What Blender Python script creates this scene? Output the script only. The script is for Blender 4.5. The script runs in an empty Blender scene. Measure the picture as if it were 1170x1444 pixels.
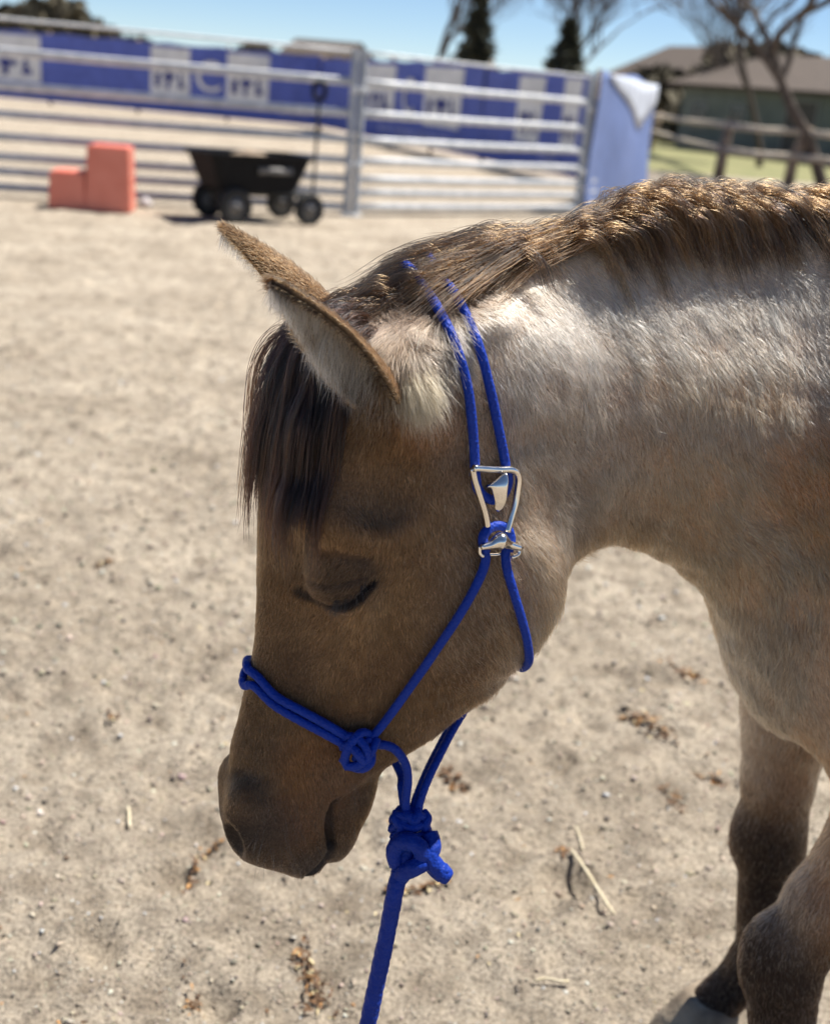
import bpy, bmesh, math, random
import numpy as np
from mathutils import Vector, Matrix
from mathutils.bvhtree import BVHTree

FUR = True
sc = bpy.context.scene
rng = np.random.default_rng(7)
random.seed(7)

# ------------------------------------------------------------------ camera
F_PX, CAM_H, IMW, IMH = 1700.0, 1.35, 1170, 1444
PITCH, ROLL = math.radians(19.3), math.radians(5.0)
fwd = np.array([0, math.cos(PITCH), -math.sin(PITCH)])
_r0 = np.array([1.0, 0, 0]); _u0 = np.cross(_r0, fwd)
cright = _r0 * math.cos(ROLL) + _u0 * math.sin(ROLL)
cup = -_r0 * math.sin(ROLL) + _u0 * math.cos(ROLL)
CAM = np.array([0, 0, CAM_H])
cam = bpy.data.cameras.new('camera')
cam_o = bpy.data.objects.new('camera', cam)
sc.collection.objects.link(cam_o)
cam_o.matrix_world = Matrix(((cright[0], cup[0], -fwd[0], CAM[0]), (cright[1], cup[1], -fwd[1], CAM[1]),
                             (cright[2], cup[2], -fwd[2], CAM[2]), (0, 0, 0, 1)))
cam.sensor_fit = 'VERTICAL'; cam.sensor_height = 36; cam.lens = F_PX * 36 / IMH
cam.clip_start = 0.05; cam.clip_end = 2000
cam.dof.use_dof = True; cam.dof.focus_distance = 1.12; cam.dof.aperture_fstop = 4.7
sc.camera = cam_o

def ray(x, y):
    return fwd + cright * (x - IMW / 2) / F_PX - cup * (y - IMH / 2) / F_PX
def ground(x, y, z=0.0):
    d = ray(x, y); return CAM + d * ((z - CAM_H) / d[2])
def on_y(x, y, Y):
    d = ray(x, y); return CAM + d * (Y / d[1])

# ------------------------------------------------------------------ world, sun, exposure
SUN_EL, SUN_AZ = math.radians(65), math.radians(60)      # azimuth from +Y (away from camera), positive to +X
world = bpy.data.worlds.new('World'); sc.world = world; world.use_nodes = True
wn = world.node_tree; wn.nodes.clear()
sky = wn.nodes.new('ShaderNodeTexSky'); sky.sky_type = 'NISHITA'; sky.sun_disc = False
sky.sun_elevation = SUN_EL; sky.sun_rotation = SUN_AZ; sky.air_density = 1.0; sky.dust_density = 0.05; sky.ozone_density = 4.0; sky.altitude = 3500
bgn = wn.nodes.new('ShaderNodeBackground'); bgn.inputs['Strength'].default_value = 0.064
wo = wn.nodes.new('ShaderNodeOutputWorld')
wn.links.new(sky.outputs[0], bgn.inputs[0]); wn.links.new(bgn.outputs[0], wo.inputs[0])
sun = bpy.data.lights.new('sun', 'SUN'); sun.energy = 5.0; sun.angle = math.radians(0.53); sun.color = (1, 0.955, 0.88)
sun_o = bpy.data.objects.new('sun', sun); sc.collection.objects.link(sun_o)
sdir = Vector((math.sin(SUN_AZ) * math.cos(SUN_EL), math.cos(SUN_AZ) * math.cos(SUN_EL), math.sin(SUN_EL)))
sun_o.rotation_euler = sdir.to_track_quat('Z', 'Y').to_euler(); sun_o.location = (0, 0, 30)
vs = sc.view_settings; vs.view_transform = 'Standard'; vs.look = 'None'; vs.exposure = 0.95; vs.gamma = 1; vs.use_curve_mapping = False
sc.cycles.use_denoising = True
sc.cycles.max_bounces = 8; sc.cycles.diffuse_bounces = 4; sc.cycles.glossy_bounces = 4; sc.cycles.transmission_bounces = 4
sc.cycles.sample_clamp_indirect = 6

# ------------------------------------------------------------------ helpers
COL = sc.collection
def link_mesh(name, verts, faces, mat=None, parent=None, smooth=True):
    me = bpy.data.meshes.new(name); me.from_pydata([tuple(v) for v in verts], [], [tuple(f) for f in faces]); me.update()
    return link(name, me, mat, parent, smooth)
def link(name, me, mat=None, parent=None, smooth=True):
    if smooth: me.polygons.foreach_set('use_smooth', [True] * len(me.polygons))
    if mat is not None and not me.materials: me.materials.append(mat)
    o = bpy.data.objects.new(name, me); COL.objects.link(o)
    if parent is not None: o.parent = parent
    return o
def tag(o, label=None, cat=None, group=None, kind=None):
    if label: o['label'] = label
    if cat: o['category'] = cat
    if group: o['group'] = group
    if kind: o['kind'] = kind
    return o
def empty(name, loc=(0, 0, 0), rz=0.0):
    o = bpy.data.objects.new(name, None); COL.objects.link(o); o.location = loc; o.rotation_euler = (0, 0, rz)
    o.empty_display_size = 0.1
    return o

class MB:
    """collects shapes into one mesh"""
    def __init__(s): s.v = []; s.f = []
    def add(s, v, f):
        b = len(s.v); s.v += [tuple(map(float, p)) for p in v]; s.f += [tuple(i + b for i in q) for q in f]; return s
    def box(s, x0, x1, y0, y1, z0, z1, m=None, bev=0.0):
        bm = bmesh.new(); bmesh.ops.create_cube(bm, size=1)
        for v in bm.verts:
            v.co = Vector((x0 + (v.co.x + .5) * (x1 - x0), y0 + (v.co.y + .5) * (y1 - y0), z0 + (v.co.z + .5) * (z1 - z0)))
        if bev > 0: bmesh.ops.bevel(bm, geom=list(bm.edges), offset=bev, segments=2, affect='EDGES', profile=0.5)
        if m is not None: bmesh.ops.transform(bm, matrix=m, verts=bm.verts)
        bm.verts.index_update()
        s.add([v.co for v in bm.verts], [[v.index for v in f.verts] for f in bm.faces]); bm.free(); return s
    def tube(s, pts, rad, n=10, cap=True, flat=None):
        v, f = tube_geo(pts, rad, n, cap); return s.add(v, f)
    def build(s, name, mat, parent=None, smooth=True):
        return link_mesh(name, s.v, s.f, mat, parent, smooth)

def tube_geo(pts, rad, n=10, cap=True):
    P = np.array(pts, float); m = len(P)
    rad = np.full(m, rad) if np.isscalar(rad) else np.array(rad, float)
    T = np.gradient(P, axis=0); T /= np.linalg.norm(T, axis=1)[:, None] + 1e-12
    a = np.array([0, 0, 1.0]) if abs(T[0][2]) < .9 else np.array([1.0, 0, 0])
    N = np.cross(T[0], a); N /= np.linalg.norm(N)
    V = []
    ang = np.arange(n) * 2 * math.pi / n
    for i in range(m):
        N = N - T[i] * (N @ T[i]); N /= np.linalg.norm(N) + 1e-12
        B = np.cross(T[i], N)
        V += list(P[i] + rad[i] * (np.cos(ang)[:, None] * N + np.sin(ang)[:, None] * B))
    Fc = []
    for i in range(m - 1):
        for k in range(n):
            k2 = (k + 1) % n
            Fc.append((i * n + k, i * n + k2, (i + 1) * n + k2, (i + 1) * n + k))
    if cap:
        Fc.append(tuple(range(n - 1, -1, -1))); Fc.append(tuple((m - 1) * n + k for k in range(n)))
    return V, Fc

def catmull(pts, per=8):
    P = np.array(pts, float)
    P = np.vstack([2 * P[0] - P[1], P, 2 * P[-1] - P[-2]])
    out = []
    for i in range(1, len(P) - 2):
        for t in np.arange(per) / per:
            out.append(.5 * (2 * P[i] + (P[i + 1] - P[i - 1]) * t + (2 * P[i - 1] - 5 * P[i] + 4 * P[i + 1] - P[i + 2]) * t * t +
                             (3 * P[i] - P[i - 1] - 3 * P[i + 1] + P[i + 2]) * t ** 3))
    out.append(P[-2]); return np.array(out)

_lat = rng.random((64, 64, 64)).astype(np.float32)
def vnoise(p, scale):
    """value noise -1..1 at points p (n,3)"""
    q = np.asarray(p, np.float32) * scale + 1000.0
    i = np.floor(q).astype(int); f = q - i; f = f * f * (3 - 2 * f); i &= 63; j = (i + 1) & 63
    L = lambda a, b, c: _lat[a[..., 0], b[..., 1], c[..., 2]]
    x0, x1 = i, j
    fx, fy, fz = f[..., 0], f[..., 1], f[..., 2]
    def c(ax, ay, az): return _lat[ax[..., 0], ay[..., 1], az[..., 2]]
    v = (c(i, i, i) * (1 - fx) + c(j, i, i) * fx) * (1 - fy) + (c(i, j, i) * (1 - fx) + c(j, j, i) * fx) * fy
    w = (c(i, i, j) * (1 - fx) + c(j, i, j) * fx) * (1 - fy) + (c(i, j, j) * (1 - fx) + c(j, j, j) * fx) * fy
    return (v * (1 - fz) + w * fz) * 2 - 1
def sstep(a, b, x):
    t = np.clip((x - a) / (b - a), 0, 1); return t * t * (3 - 2 * t)

# ------------------------------------------------------------------ materials
def newmat(name):
    m = bpy.data.materials.new(name); m.use_nodes = True
    nt = m.node_tree; return m, nt, nt.nodes['Principled BSDF']
def mat_noise(name, c1, c2, scale=8, rough=.6, metal=0, bump=0.0, bscale=60, detail=6, spec=.5, lo=.35, hi=.65, c3=None):
    m, nt, p = newmat(name)
    tc = nt.nodes.new('ShaderNodeTexCoord'); no = nt.nodes.new('ShaderNodeTexNoise'); no.inputs['Scale'].default_value = scale; no.inputs['Detail'].default_value = detail
    cr = nt.nodes.new('ShaderNodeValToRGB'); cr.color_ramp.elements[0].position = lo; cr.color_ramp.elements[1].position = hi
    cr.color_ramp.elements[0].color = (*c1, 1); cr.color_ramp.elements[1].color = (*c2, 1)
    if c3: e = cr.color_ramp.elements.new((lo + hi) / 2); e.color = (*c3, 1)
    nt.links.new(tc.outputs['Object'], no.inputs['Vector']); nt.links.new(no.outputs[0], cr.inputs[0]); nt.links.new(cr.outputs[0], p.inputs['Base Color'])
    p.inputs['Roughness'].default_value = rough; p.inputs['Metallic'].default_value = metal; p.inputs['Specular IOR Level'].default_value = spec
    if bump:
        n2 = nt.nodes.new('ShaderNodeTexNoise'); n2.inputs['Scale'].default_value = bscale; n2.inputs['Detail'].default_value = 5
        b = nt.nodes.new('ShaderNodeBump'); b.inputs['Strength'].default_value = bump; b.inputs['Distance'].default_value = 0.01
        nt.links.new(tc.outputs['Object'], n2.inputs['Vector']); nt.links.new(n2.outputs[0], b.inputs['Height']); nt.links.new(b.outputs[0], p.inputs['Normal'])
    return m
# ------------------------------------------------------------------ GROUND
def dirt_material():
    m, nt, p = newmat('arena_dirt'); L = nt.links.new
    tc = nt.nodes.new('ShaderNodeTexCoord')
    def noise(s, d=8, r=.6):
        n = nt.nodes.new('ShaderNodeTexNoise'); n.inputs['Scale'].default_value = s; n.inputs['Detail'].default_value = d; n.inputs['Roughness'].default_value = r
        L(tc.outputs['Object'], n.inputs['Vector']); return n
    def ramp(src, *st):
        r = nt.nodes.new('ShaderNodeValToRGB'); e = r.color_ramp.elements
        e[0].position, e[0].color = st[0][0], (*st[0][1], 1); e[1].position, e[1].color = st[-1][0], (*st[-1][1], 1)
        for q in st[1:-1]: x = e.new(q[0]); x.color = (*q[1], 1)
        L(src, r.inputs[0]); return r
    def mix(a, b, fac, mode='MIX'):
        x = nt.nodes.new('ShaderNodeMix'); x.data_type = 'RGBA'; x.blend_type = mode
        if isinstance(fac, float): x.inputs[0].default_value = fac
        else: L(fac, x.inputs[0])
        L(a, x.inputs[6]); L(b, x.inputs[7]); return x.outputs[2]
    big = ramp(noise(1.7).outputs[0], (.3, (.31, .26, .20)), (.5, (.41, .35, .275)), (.7, (.485, .42, .335)))
    mid = ramp(noise(11).outputs[0], (.34, (.64, .62, .60)), (.52, (1, 1, 1)), (.70, (1.15, 1.13, 1.1)))
    fine = ramp(noise(140, 5, .75).outputs[0], (.34, (.36, .345, .33)), (.5, (1, 1, 1)), (.66, (1.34, 1.32, 1.30)))
    c = mix(big.outputs[0], mid.outputs[0], 1.0, 'MULTIPLY'); c = mix(c, fine.outputs[0], 1.0, 'MULTIPLY')
    v = nt.nodes.new('ShaderNodeTexVoronoi'); v.inputs['Scale'].default_value = 95; L(tc.outputs['Object'], v.inputs['Vector'])
    vm = ramp(v.outputs['Distance'], (.10, (1, 1, 1)), (.24, (0, 0, 0)))
    sel = ramp(v.outputs['Color'], (.62, (0, 0, 0)), (.64, (1, 1, 1)))
    f = nt.nodes.new('ShaderNodeMath'); f.operation = 'MULTIPLY'; L(vm.outputs[0], f.inputs[0]); L(sel.outputs[0], f.inputs[1])
    st = ramp(v.outputs['Color'], (.3, (.22, .2, .18)), (.7, (.52, .47, .40)))
    c = mix(c, st.outputs[0], f.outputs[0])
    L(c, p.inputs['Base Color']); p.inputs['Roughness'].default_value = .95; p.inputs['Specular IOR Level'].default_value = .15
    add = nt.nodes.new('ShaderNodeMath'); add.operation = 'ADD'; L(f.outputs[0], add.inputs[0]); L(noise(55, 8, .7).outputs[0], add.inputs[1])
    b = nt.nodes.new('ShaderNodeBump'); b.inputs['Strength'].default_value = 1.0; b.inputs['Distance'].default_value = .02
    L(add.outputs[0], b.inputs['Height']); L(b.outputs[0], p.inputs['Normal'])
    return m
M_DIRT = dirt_material()
GX = np.concatenate([np.arange(-4.5, -1.5, .04), np.arange(-1.5, 1.6, .0115), np.arange(1.6, 4.5, .04)]); 
GY = np.concatenate([np.arange(-.6, 1.15, .05), np.arange(1.15, 3.2, .0115), np.arange(3.2, 6, .022), np.arange(6, 12.5, .06)])
_prints = [(rng.uniform(-3, 3), rng.uniform(1.2, 10), rng.uniform(0, 6.28), rng.uniform(.05, .08)) for _ in range(210)]
_prints += [(*ground(*px)[:2], a, r) for px, a, r in (((895, 1290), .3, .07), ((930, 960), 2.0, .06), ((780, 1075), 1.0, .06), ((830, 880), 2.5, .06), ((230, 1250), .8, .07), ((790, 1250), 1.2, .07))]
def ground_height(X, Y):
    P = np.stack([X, Y, np.zeros_like(X)], -1)
    h = .016 * vnoise(P, 2.3) + .014 * vnoise(P + 3, 6) + .010 * vnoise(P + 7, 14) + .0085 * vnoise(P + 11, 34) + .0060 * vnoise(P + 2, 70)
    for px, py, an, r in _prints:
        m = (np.abs(X - px) < 3 * r) & (np.abs(Y - py) < 3 * r)
        if not m.any(): continue
        dx, dy = X[m] - px, Y[m] - py; d = np.hypot(dx * math.cos(an) + dy * math.sin(an), (-dx * math.sin(an) + dy * math.cos(an)) * 1.15) / r
        w = .6 + .5 * (dx * math.cos(an) + dy * math.sin(an)) / r
        h[m] += np.clip(w, .1, 1.2) * (-.022 * np.exp(-(d / .8) ** 4) + .013 * np.exp(-((d - 1.15) / .25) ** 2))
    for hx, hy in ((.49, 1.225), (.50, 1.505), (1.39, 1.23), (1.39, 1.51)):
        h *= 1 - .9 * np.exp(-(np.hypot(X - hx, Y - hy) / .10) ** 4)
    ed = sstep(-4.4, -3.8, X) * sstep(4.4, 3.8, X) * sstep(-.55, -.2, Y) * sstep(12.4, 11, Y)
    return h * ed
def make_ground():
    X, Y = np.meshgrid(GX, GY, indexing='ij'); Zh = ground_height(X, Y)
    V = np.stack([X, Y, Zh], -1).reshape(-1, 3); nx, ny = X.shape
    i, j = np.meshgrid(np.arange(nx - 1), np.arange(ny - 1), indexing='ij'); k = (i * ny + j).ravel()
    Q = np.stack([k, k + ny, k + ny + 1, k + 1], 1)
    x0, x1, y0, y1 = GX[0], GX[-1], GY[0], GY[-1]; B = 900
    E = np.array([(-B, -B, 0), (x0, -B, 0), (x1, -B, 0), (B, -B, 0), (-B, y0, 0), (x0, y0, 0), (x1, y0, 0), (B, y0, 0), (-B, y1, 0), (x0, y1, 0), (x1, y1, 0), (B, y1, 0), (-B, B, 0), (x0, B, 0), (x1, B, 0), (B, B, 0)])
    n0 = len(V); V = np.concatenate([V, E]); q2 = [(r * 4 + c, r * 4 + c + 1, r * 4 + c + 5, r * 4 + c + 4) for r in range(3) for c in range(3) if (r, c) != (1, 1)]
    Q = np.concatenate([Q, np.array(q2) + n0])
    me = bpy.data.meshes.new('ground'); me.vertices.add(len(V)); me.vertices.foreach_set('co', V.astype(np.float32).ravel())
    me.loops.add(len(Q) * 4); me.loops.foreach_set('vertex_index', Q.astype(np.int32).ravel())
    me.polygons.add(len(Q)); me.polygons.foreach_set('loop_start', np.arange(len(Q), dtype=np.int32) * 4)
    me.update(calc_edges=True); me.validate()
    return tag(link('ground', me, M_DIRT), kind='structure')
make_ground()
def hz(x, y): return float(ground_height(np.array([[x]]), np.array([[y]]))[0, 0])
# loose gravel: uncountable, real stones
def make_gravel():
    n = 48000
    r = 1.25 * np.exp(rng.random(n) * math.log(7.5 / 1.25)); th = rng.uniform(-.62, .62, n)
    X = r * np.sin(th); Y = r * np.cos(th); Z = ground_height(X[:, None], Y[:, None])[:, 0]
    S = 0.0016 * np.exp(.5 * rng.normal(size=n)) * np.clip(r / 1.6, 1, 2.2); S = np.clip(S, .0010, .011)
    oc = np.array([(1, 0, 0), (0, 1, 0), (-1, 0, 0), (0, -1, 0), (0, 0, .7), (0, 0, -.7), ], float)
    J = oc[None] * (1 + .3 * rng.normal(size=(n, 6, 3)) * .6) + .22 * rng.normal(size=(n, 6, 3))
    an = rng.random(n) * 6.28; c, s = np.cos(an)[:, None], np.sin(an)[:, None]
    V = np.stack([J[..., 0] * c - J[..., 1] * s, J[..., 0] * s + J[..., 1] * c, J[..., 2]], -1) * S[:, None, None]
    V += np.stack([X, Y, Z + S * .25], 1)[:, None]
    T = np.array([(0, 1, 4), (1, 2, 4), (2, 3, 4), (3, 0, 4), (1, 0, 5), (2, 1, 5), (3, 2, 5), (0, 3, 5)])
    Fq = (T[None] + (np.arange(n) * 6)[:, None, None]).reshape(-1, 3)
    me = bpy.data.meshes.new('gravel'); me.vertices.add(n * 6); me.vertices.foreach_set('co', V.astype(np.float32).ravel())
    me.loops.add(len(Fq) * 3); me.loops.foreach_set('vertex_index', Fq.astype(np.int32).ravel())
    me.polygons.add(len(Fq)); me.polygons.foreach_set('loop_start', np.arange(len(Fq), dtype=np.int32) * 3); me.update(calc_edges=True)
    ca = me.color_attributes.new('stone', 'FLOAT_COLOR', 'POINT')
    b = np.array([.33, .28, .22])[None] * np.exp(.45 * rng.normal(size=(n, 1))) * (1 + .05 * rng.normal(size=(n, 3)))
    ca.data.foreach_set('color', np.concatenate([np.repeat(np.clip(b, .05, .52), 6, 0), np.ones((n * 6, 1))], 1).astype(np.float32).ravel())
    m, nt, p = newmat('gravel_stone'); at = nt.nodes.new('ShaderNodeAttribute'); at.attribute_name = 'stone'; nt.links.new(at.outputs[0], p.inputs['Base Color']); p.inputs['Roughness'].default_value = .9
    tag(link('gravel', me, m, smooth=False), 'loose pale pebbles and grit scattered over the dirt', kind='stuff')
make_gravel()
# dry leaf litter, straw
LEAFM = [mat_noise('dry_leaf_a', (.060, .032, .016), (.16, .082, .034), 40, .8), mat_noise('dry_leaf_b', (.24, .115, .035), (.40, .22, .08), 40, .8), mat_noise('dry_leaf_c', (.42, .33, .17), (.55, .46, .28), 40, .8)]
def leaf(mb, c, L, W, an, tilt, curl):
    R = Matrix.Rotation(an, 3, 'Z') @ Matrix.Rotation(tilt, 3, 'X'); V = []; prof = (.06, .75, 1, .6, .05)
    for i, w in enumerate(prof):
        u = (i / 4 - .5) * L
        for s in (-1, 0, 1): V.append(np.array(c) + np.array(R @ Vector((u, s * w * W * .5, curl * (u / L) ** 2 * L * 2 + (.25 * W * w if s else 0)))))
    Fc = []
    for i in range(4):
        for s in range(2): k = i * 3 + s; Fc.append((k, k + 1, k + 4, k + 3))
    mb.add(V, Fc)
def litter(path, n, size, label, wid=.02):
    pts = [ground(*p) for p in path]; root = empty('leaf_litter', (pts[0][0], pts[0][1], 0))
    tag(root, label, 'leaf litter', 'clumps of dry leaf litter on the dirt')
    mbs = [MB(), MB(), MB()]
    for i in range(n):
        t = rng.random() * (len(pts) - 1) if len(pts) > 1 else 0; k = min(int(t), max(0, len(pts) - 2)); f = t - k
        c = pts[k] * (1 - f) + pts[min(k + 1, len(pts) - 1)] * f; c = c + np.array([rng.normal() * wid, rng.normal() * wid, 0])
        q = rng.choice(3, p=[.76, .17, .07]); z = hz(c[0], c[1]) + .002 + abs(rng.normal()) * .006
        leaf(mbs[q], (c[0] - pts[0][0], c[1] - pts[0][1], z), size * rng.uniform(.4, 1.3), size * rng.uniform(.18, .5), rng.random() * 6.3, rng.normal() * .5, rng.normal() * .35)
    for q, mb in enumerate(mbs):
        if mb.f: mb.build('leaf_scraps', LEAFM[q], root)
for path, n, s_, lab, w in [
    ([(425, 1335), (440, 1380), (455, 1420)], 130, .016, 'long dark brown clump of dry leaf litter on dirt beside the lead rope', .011),
    ([(318, 1185), (285, 1200), (268, 1235), (262, 1268)], 60, .015, 'crooked trail of dry leaf scraps on dirt below the horse muzzle', .006),
    ([(272, 1408)], 22, .014, 'small heap of brown leaf scraps on bare dirt', .008),
    ([(885, 1000), (910, 1020), (945, 1042)], 90, .022, 'broad reddish brown clump of dry leaf litter in front of the forelegs', .014),
    ([(945, 940), (1000, 962)], 45, .024, 'thin scatter of rusty leaf scraps behind the horse throat', .012),
    ([(625, 1090), (655, 1106)], 40, .020, 'orange tan leaf scraps on dirt behind the halter knot', .010),
    ([(540, 1250), (600, 1258), (625, 1245)], 55, .018, 'orange brown leaf scraps on dirt beside the lead rope knot', .008),
    ([(990, 1085), (1025, 1100)], 26, .020, 'few orange leaf scraps beside the far foreleg', .010),
    ([(930, 1105), (965, 1140)], 26, .018, 'small brown leaf scraps between the straw and the far foreleg', .010),
    ([(150, 795)], 14, .030, 'single flat scrap of tan leaf litter on open dirt', .012),
    ([(155, 1015), (165, 1025)], 16, .018, 'small dark leaf scraps on open dirt near the horse nose', .008),
    ([(785, 1195), (800, 1215)], 22, .016, 'yellow brown leaf scraps at the end of the straw', .007)]:
    litter(path, n, s_, lab, w)
M_STRAW = mat_noise('straw', (.50, .42, .27), (.66, .58, .42), 60, .6)
def straw(p, q, r, label, lift=.004):
    A, B = ground(*p), ground(*q); c = (A + B) / 2; root_z = 0
    pts = [A * (1 - t) + B * t - c + np.array([0, 0, 0]) for t in np.linspace(0, 1, 9)]
    pts = [np.array([u[0], u[1] + .004 * math.sin(i * .7), hz(A[0], A[1]) * (1 - i / 8) + hz(B[0], B[1]) * i / 8 + lift + r * 1.5 + .0015 * math.sin(i * .39 * 1.0)]) for i, u in enumerate(pts)]
    o = MB().tube(pts, r, 8).build('straw_stalk', M_STRAW); o.location = (c[0], c[1], 0)
    tag(o, label, 'straw', 'straw stalks lying on the dirt')
straw((803, 1212), (862, 1300), .0032, 'long pale straw stalk lying between litter and far foreleg')
straw((752, 1389), (800, 1393), .0022, 'short straw stalk lying on dirt right of the lead rope')
straw((180, 1148), (184, 1172), .0030, 'stubby pale straw piece on dirt left of the muzzle')
straw((812, 1165), (822, 1195), .0022, 'thin straw stub standing by yellow leaf scraps')
def make_bits():
    mbs = [MB(), MB(), MB()]
    for i in range(420):
        r = 1.4 * math.exp(rng.random() * math.log(10 / 1.4)); th = rng.uniform(-.5, .5); x, y = r * math.sin(th), r * math.cos(th)
        s_ = .006 * (1 + r * .28) * rng.uniform(.5, 1.5); leaf(mbs[rng.choice(3, p=[.4, .4, .2])], (x, y, hz(x, y) + .003), s_, s_ * rng.uniform(.2, .6), rng.random() * 6.3, rng.normal() * .4, rng.normal() * .3)
    root = empty('chaff'); tag(root, 'tiny scattered chaff of leaf and straw on the dirt', kind='stuff')
    for q, mb in enumerate(mbs): tag(mb.build('chaff_flakes', LEAFM[q], root), kind='stuff')
make_bits()
# ------------------------------------------------------------------ HORSE (implicit body -> one continuous mesh)
YAW = math.radians(18); HP = np.array([0.02, 1.10])
HD = np.array([-math.cos(YAW), -math.sin(YAW)]); HN = np.array([-math.sin(YAW), math.cos(YAW)])   # forward, far side
def head_to_world(a, z, l):
    p = HP + HD * a + HN * l; return np.array([p[0], p[1], z])
def world_to_head(P):
    P = np.asarray(P); q = P[..., :2] - HP
    return q @ HD, P[..., 2], q @ HN

def smooth_interp(x, xp, fp, w=0.012):
    g = np.linspace(xp[0] - .05, xp[-1] + .05, 1500); v = np.interp(g, xp, fp)
    k = np.exp(-.5 * (np.arange(-120, 121) * (g[1] - g[0]) / w) ** 2); k /= k.sum()
    v = np.convolve(np.pad(v, 120, mode='edge'), k, 'valid')
    return np.interp(x, g, v)

gx = np.concatenate([np.arange(-0.24, -.125, 0.0032), np.arange(-.125, -.005, .0021), np.arange(-.005, .22, .0034), np.arange(0.22, 0.68, 0.0045), np.arange(0.68, 1.75, 0.013)])
gy = np.concatenate([np.arange(0.93, 1.28, 0.0034), np.arange(1.28, 1.68, 0.006)])
gz = np.concatenate([np.arange(-0.03, 0.54, 0.006), np.arange(0.54, .875, 0.0033), np.arange(.875, .985, .0021), np.arange(.985, 1.36, .0035)])
FLD = np.full((len(gx), len(gy), len(gz)), 0.3, np.float32)
def region(b):
    s = []
    for g, (lo, hi) in zip((gx, gy, gz), b):
        i0 = max(0, np.searchsorted(g, lo) - 1); i1 = min(len(g), np.searchsorted(g, hi) + 1); s.append(slice(i0, i1))
    X = gx[s[0]].astype(np.float32)[:, None, None]; Y = gy[s[1]].astype(np.float32)[None, :, None]; Z = gz[s[2]].astype(np.float32)[None, None, :]
    return tuple(s), X, Y, Z
def smin(a, b, k):
    h = np.clip(.5 + .5 * (b - a) / k, 0, 1); return b * (1 - h) + a * h - k * h * (1 - h)
def union(b, fn, k=0.03):
    s, X, Y, Z = region(b); FLD[s] = smin(FLD[s], fn(X, Y, Z).astype(np.float32), k)
def subtract(b, fn, k=0.01):
    s, X, Y, Z = region(b); FLD[s] = -smin(-FLD[s], fn(X, Y, Z).astype(np.float32), k)
def rcone(p0, p1, r0, r1):
    p0 = np.array(p0, float); p1 = np.array(p1, float); d = p1 - p0; L2 = d @ d
    def fn(X, Y, Z):
        t = np.clip(((X - p0[0]) * d[0] + (Y - p0[1]) * d[1] + (Z - p0[2]) * d[2]) / L2, 0, 1)
        return np.sqrt((X - p0[0] - t * d[0]) ** 2 + (Y - p0[1] - t * d[1]) ** 2 + (Z - p0[2] - t * d[2]) ** 2) - (r0 + (r1 - r0) * t)
    m = max(r0, r1) + .05
    b = [(min(p0[i], p1[i]) - m, max(p0[i], p1[i]) + m) for i in range(3)]
    return b, fn
def ellip(c, r, frame=None):
    c = np.array(c, float); r = np.array(r, float)
    fr = np.eye(3) if frame is None else np.array(frame, float)
    def fn(X, Y, Z):
        dx, dy, dz = X - c[0], Y - c[1], Z - c[2]
        q = 0; q2 = 0
        for i in range(3):
            u = dx * fr[i][0] + dy * fr[i][1] + dz * fr[i][2]
            q = q + (u / r[i]) ** 2; q2 = q2 + (u / r[i] ** 2) ** 2
        k0 = np.sqrt(q); k1 = np.sqrt(q2) + 1e-6
        return k0 * (k0 - 1) / k1
    m = r.max() + .05
    return [(c[i] - m, c[i] + m) for i in range(3)], fn
HFR = np.array([[HD[0], HD[1], 0], [HN[0], HN[1], 0], [0, 0, 1]])      # a, l, z axes
def hframe(tilt_az=0.0, tilt_al=0.0):
    """head frame rotated in the a-z plane, then in the a-l plane"""
    A, L, Z = HFR
    c, s = math.cos(tilt_az), math.sin(tilt_az); A2, Z2 = A * c + Z * s, -A * s + Z * c
    c, s = math.cos(tilt_al), math.sin(tilt_al); A3, L3 = A2 * c + L * s, -A2 * s + L * c
    return np.array([A3, L3, Z2])
def hell(a, z, l, ra, rz, rl, k, op='u', both=True, az=0.0, al=0.0):
    for s in ((-1, 1) if both else (-1,)):
        b, fn = ellip(head_to_world(a, z, s * l), (ra, rl, rz), hframe(az, s * al))
        (union if op == 'u' else subtract)(b, fn, k)
def hcone(p, q, r0, r1, k, op='u', both=True):
    for s in ((-1, 1) if both else (-1,)):
        b, fn = rcone(head_to_world(p[0], p[1], s * p[2]), head_to_world(q[0], q[1], s * q[2]), r0, r1)
        (union if op == 'u' else subtract)(b, fn, k)

# --- neck and trunk: sections across x
NX = [-.07, -.03, 0, .05, .108, .165, .227, .294, .361, .42, .50, .60, .72, .9, 1.1, 1.3, 1.45, 1.56, 1.62]
NT = [1.09, 1.138, 1.158, 1.190, 1.220, 1.244, 1.256, 1.260, 1.262, 1.265, 1.275, 1.29, 1.26, 1.225, 1.235, 1.27, 1.25, 1.17, 1.10]
BX = [-.07, -.03, 0, .05, .10, .15, .183, .217, .274, .347, .375, .40, .43, .46, .51, .56, .70, .9, 1.1, 1.3, 1.45, 1.56, 1.62]
BZ = [1.06, 1.02, .99, .965, .945, .925, .904, .902, .878, .826, .775, .725, .69, .665, .625, .595, .575, .57, .61, .68, .74, .86, 1.0]
YX = [-.1, 0, .1, .2, .3, .4, .5]; YY = [1.09, 1.12, 1.17, 1.24, 1.31, 1.35, 1.37]
WX = [-.07, 0, .1, .2, .3, .4, .5, .6, .75, .9, 1.1, 1.3, 1.45, 1.62]
WW = [.035, .062, .070, .080, .098, .125, .165, .19, .225, .245, .25, .235, .18, .06]
def sag_y(x): return smooth_interp(x, YX, YY, .04)
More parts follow.
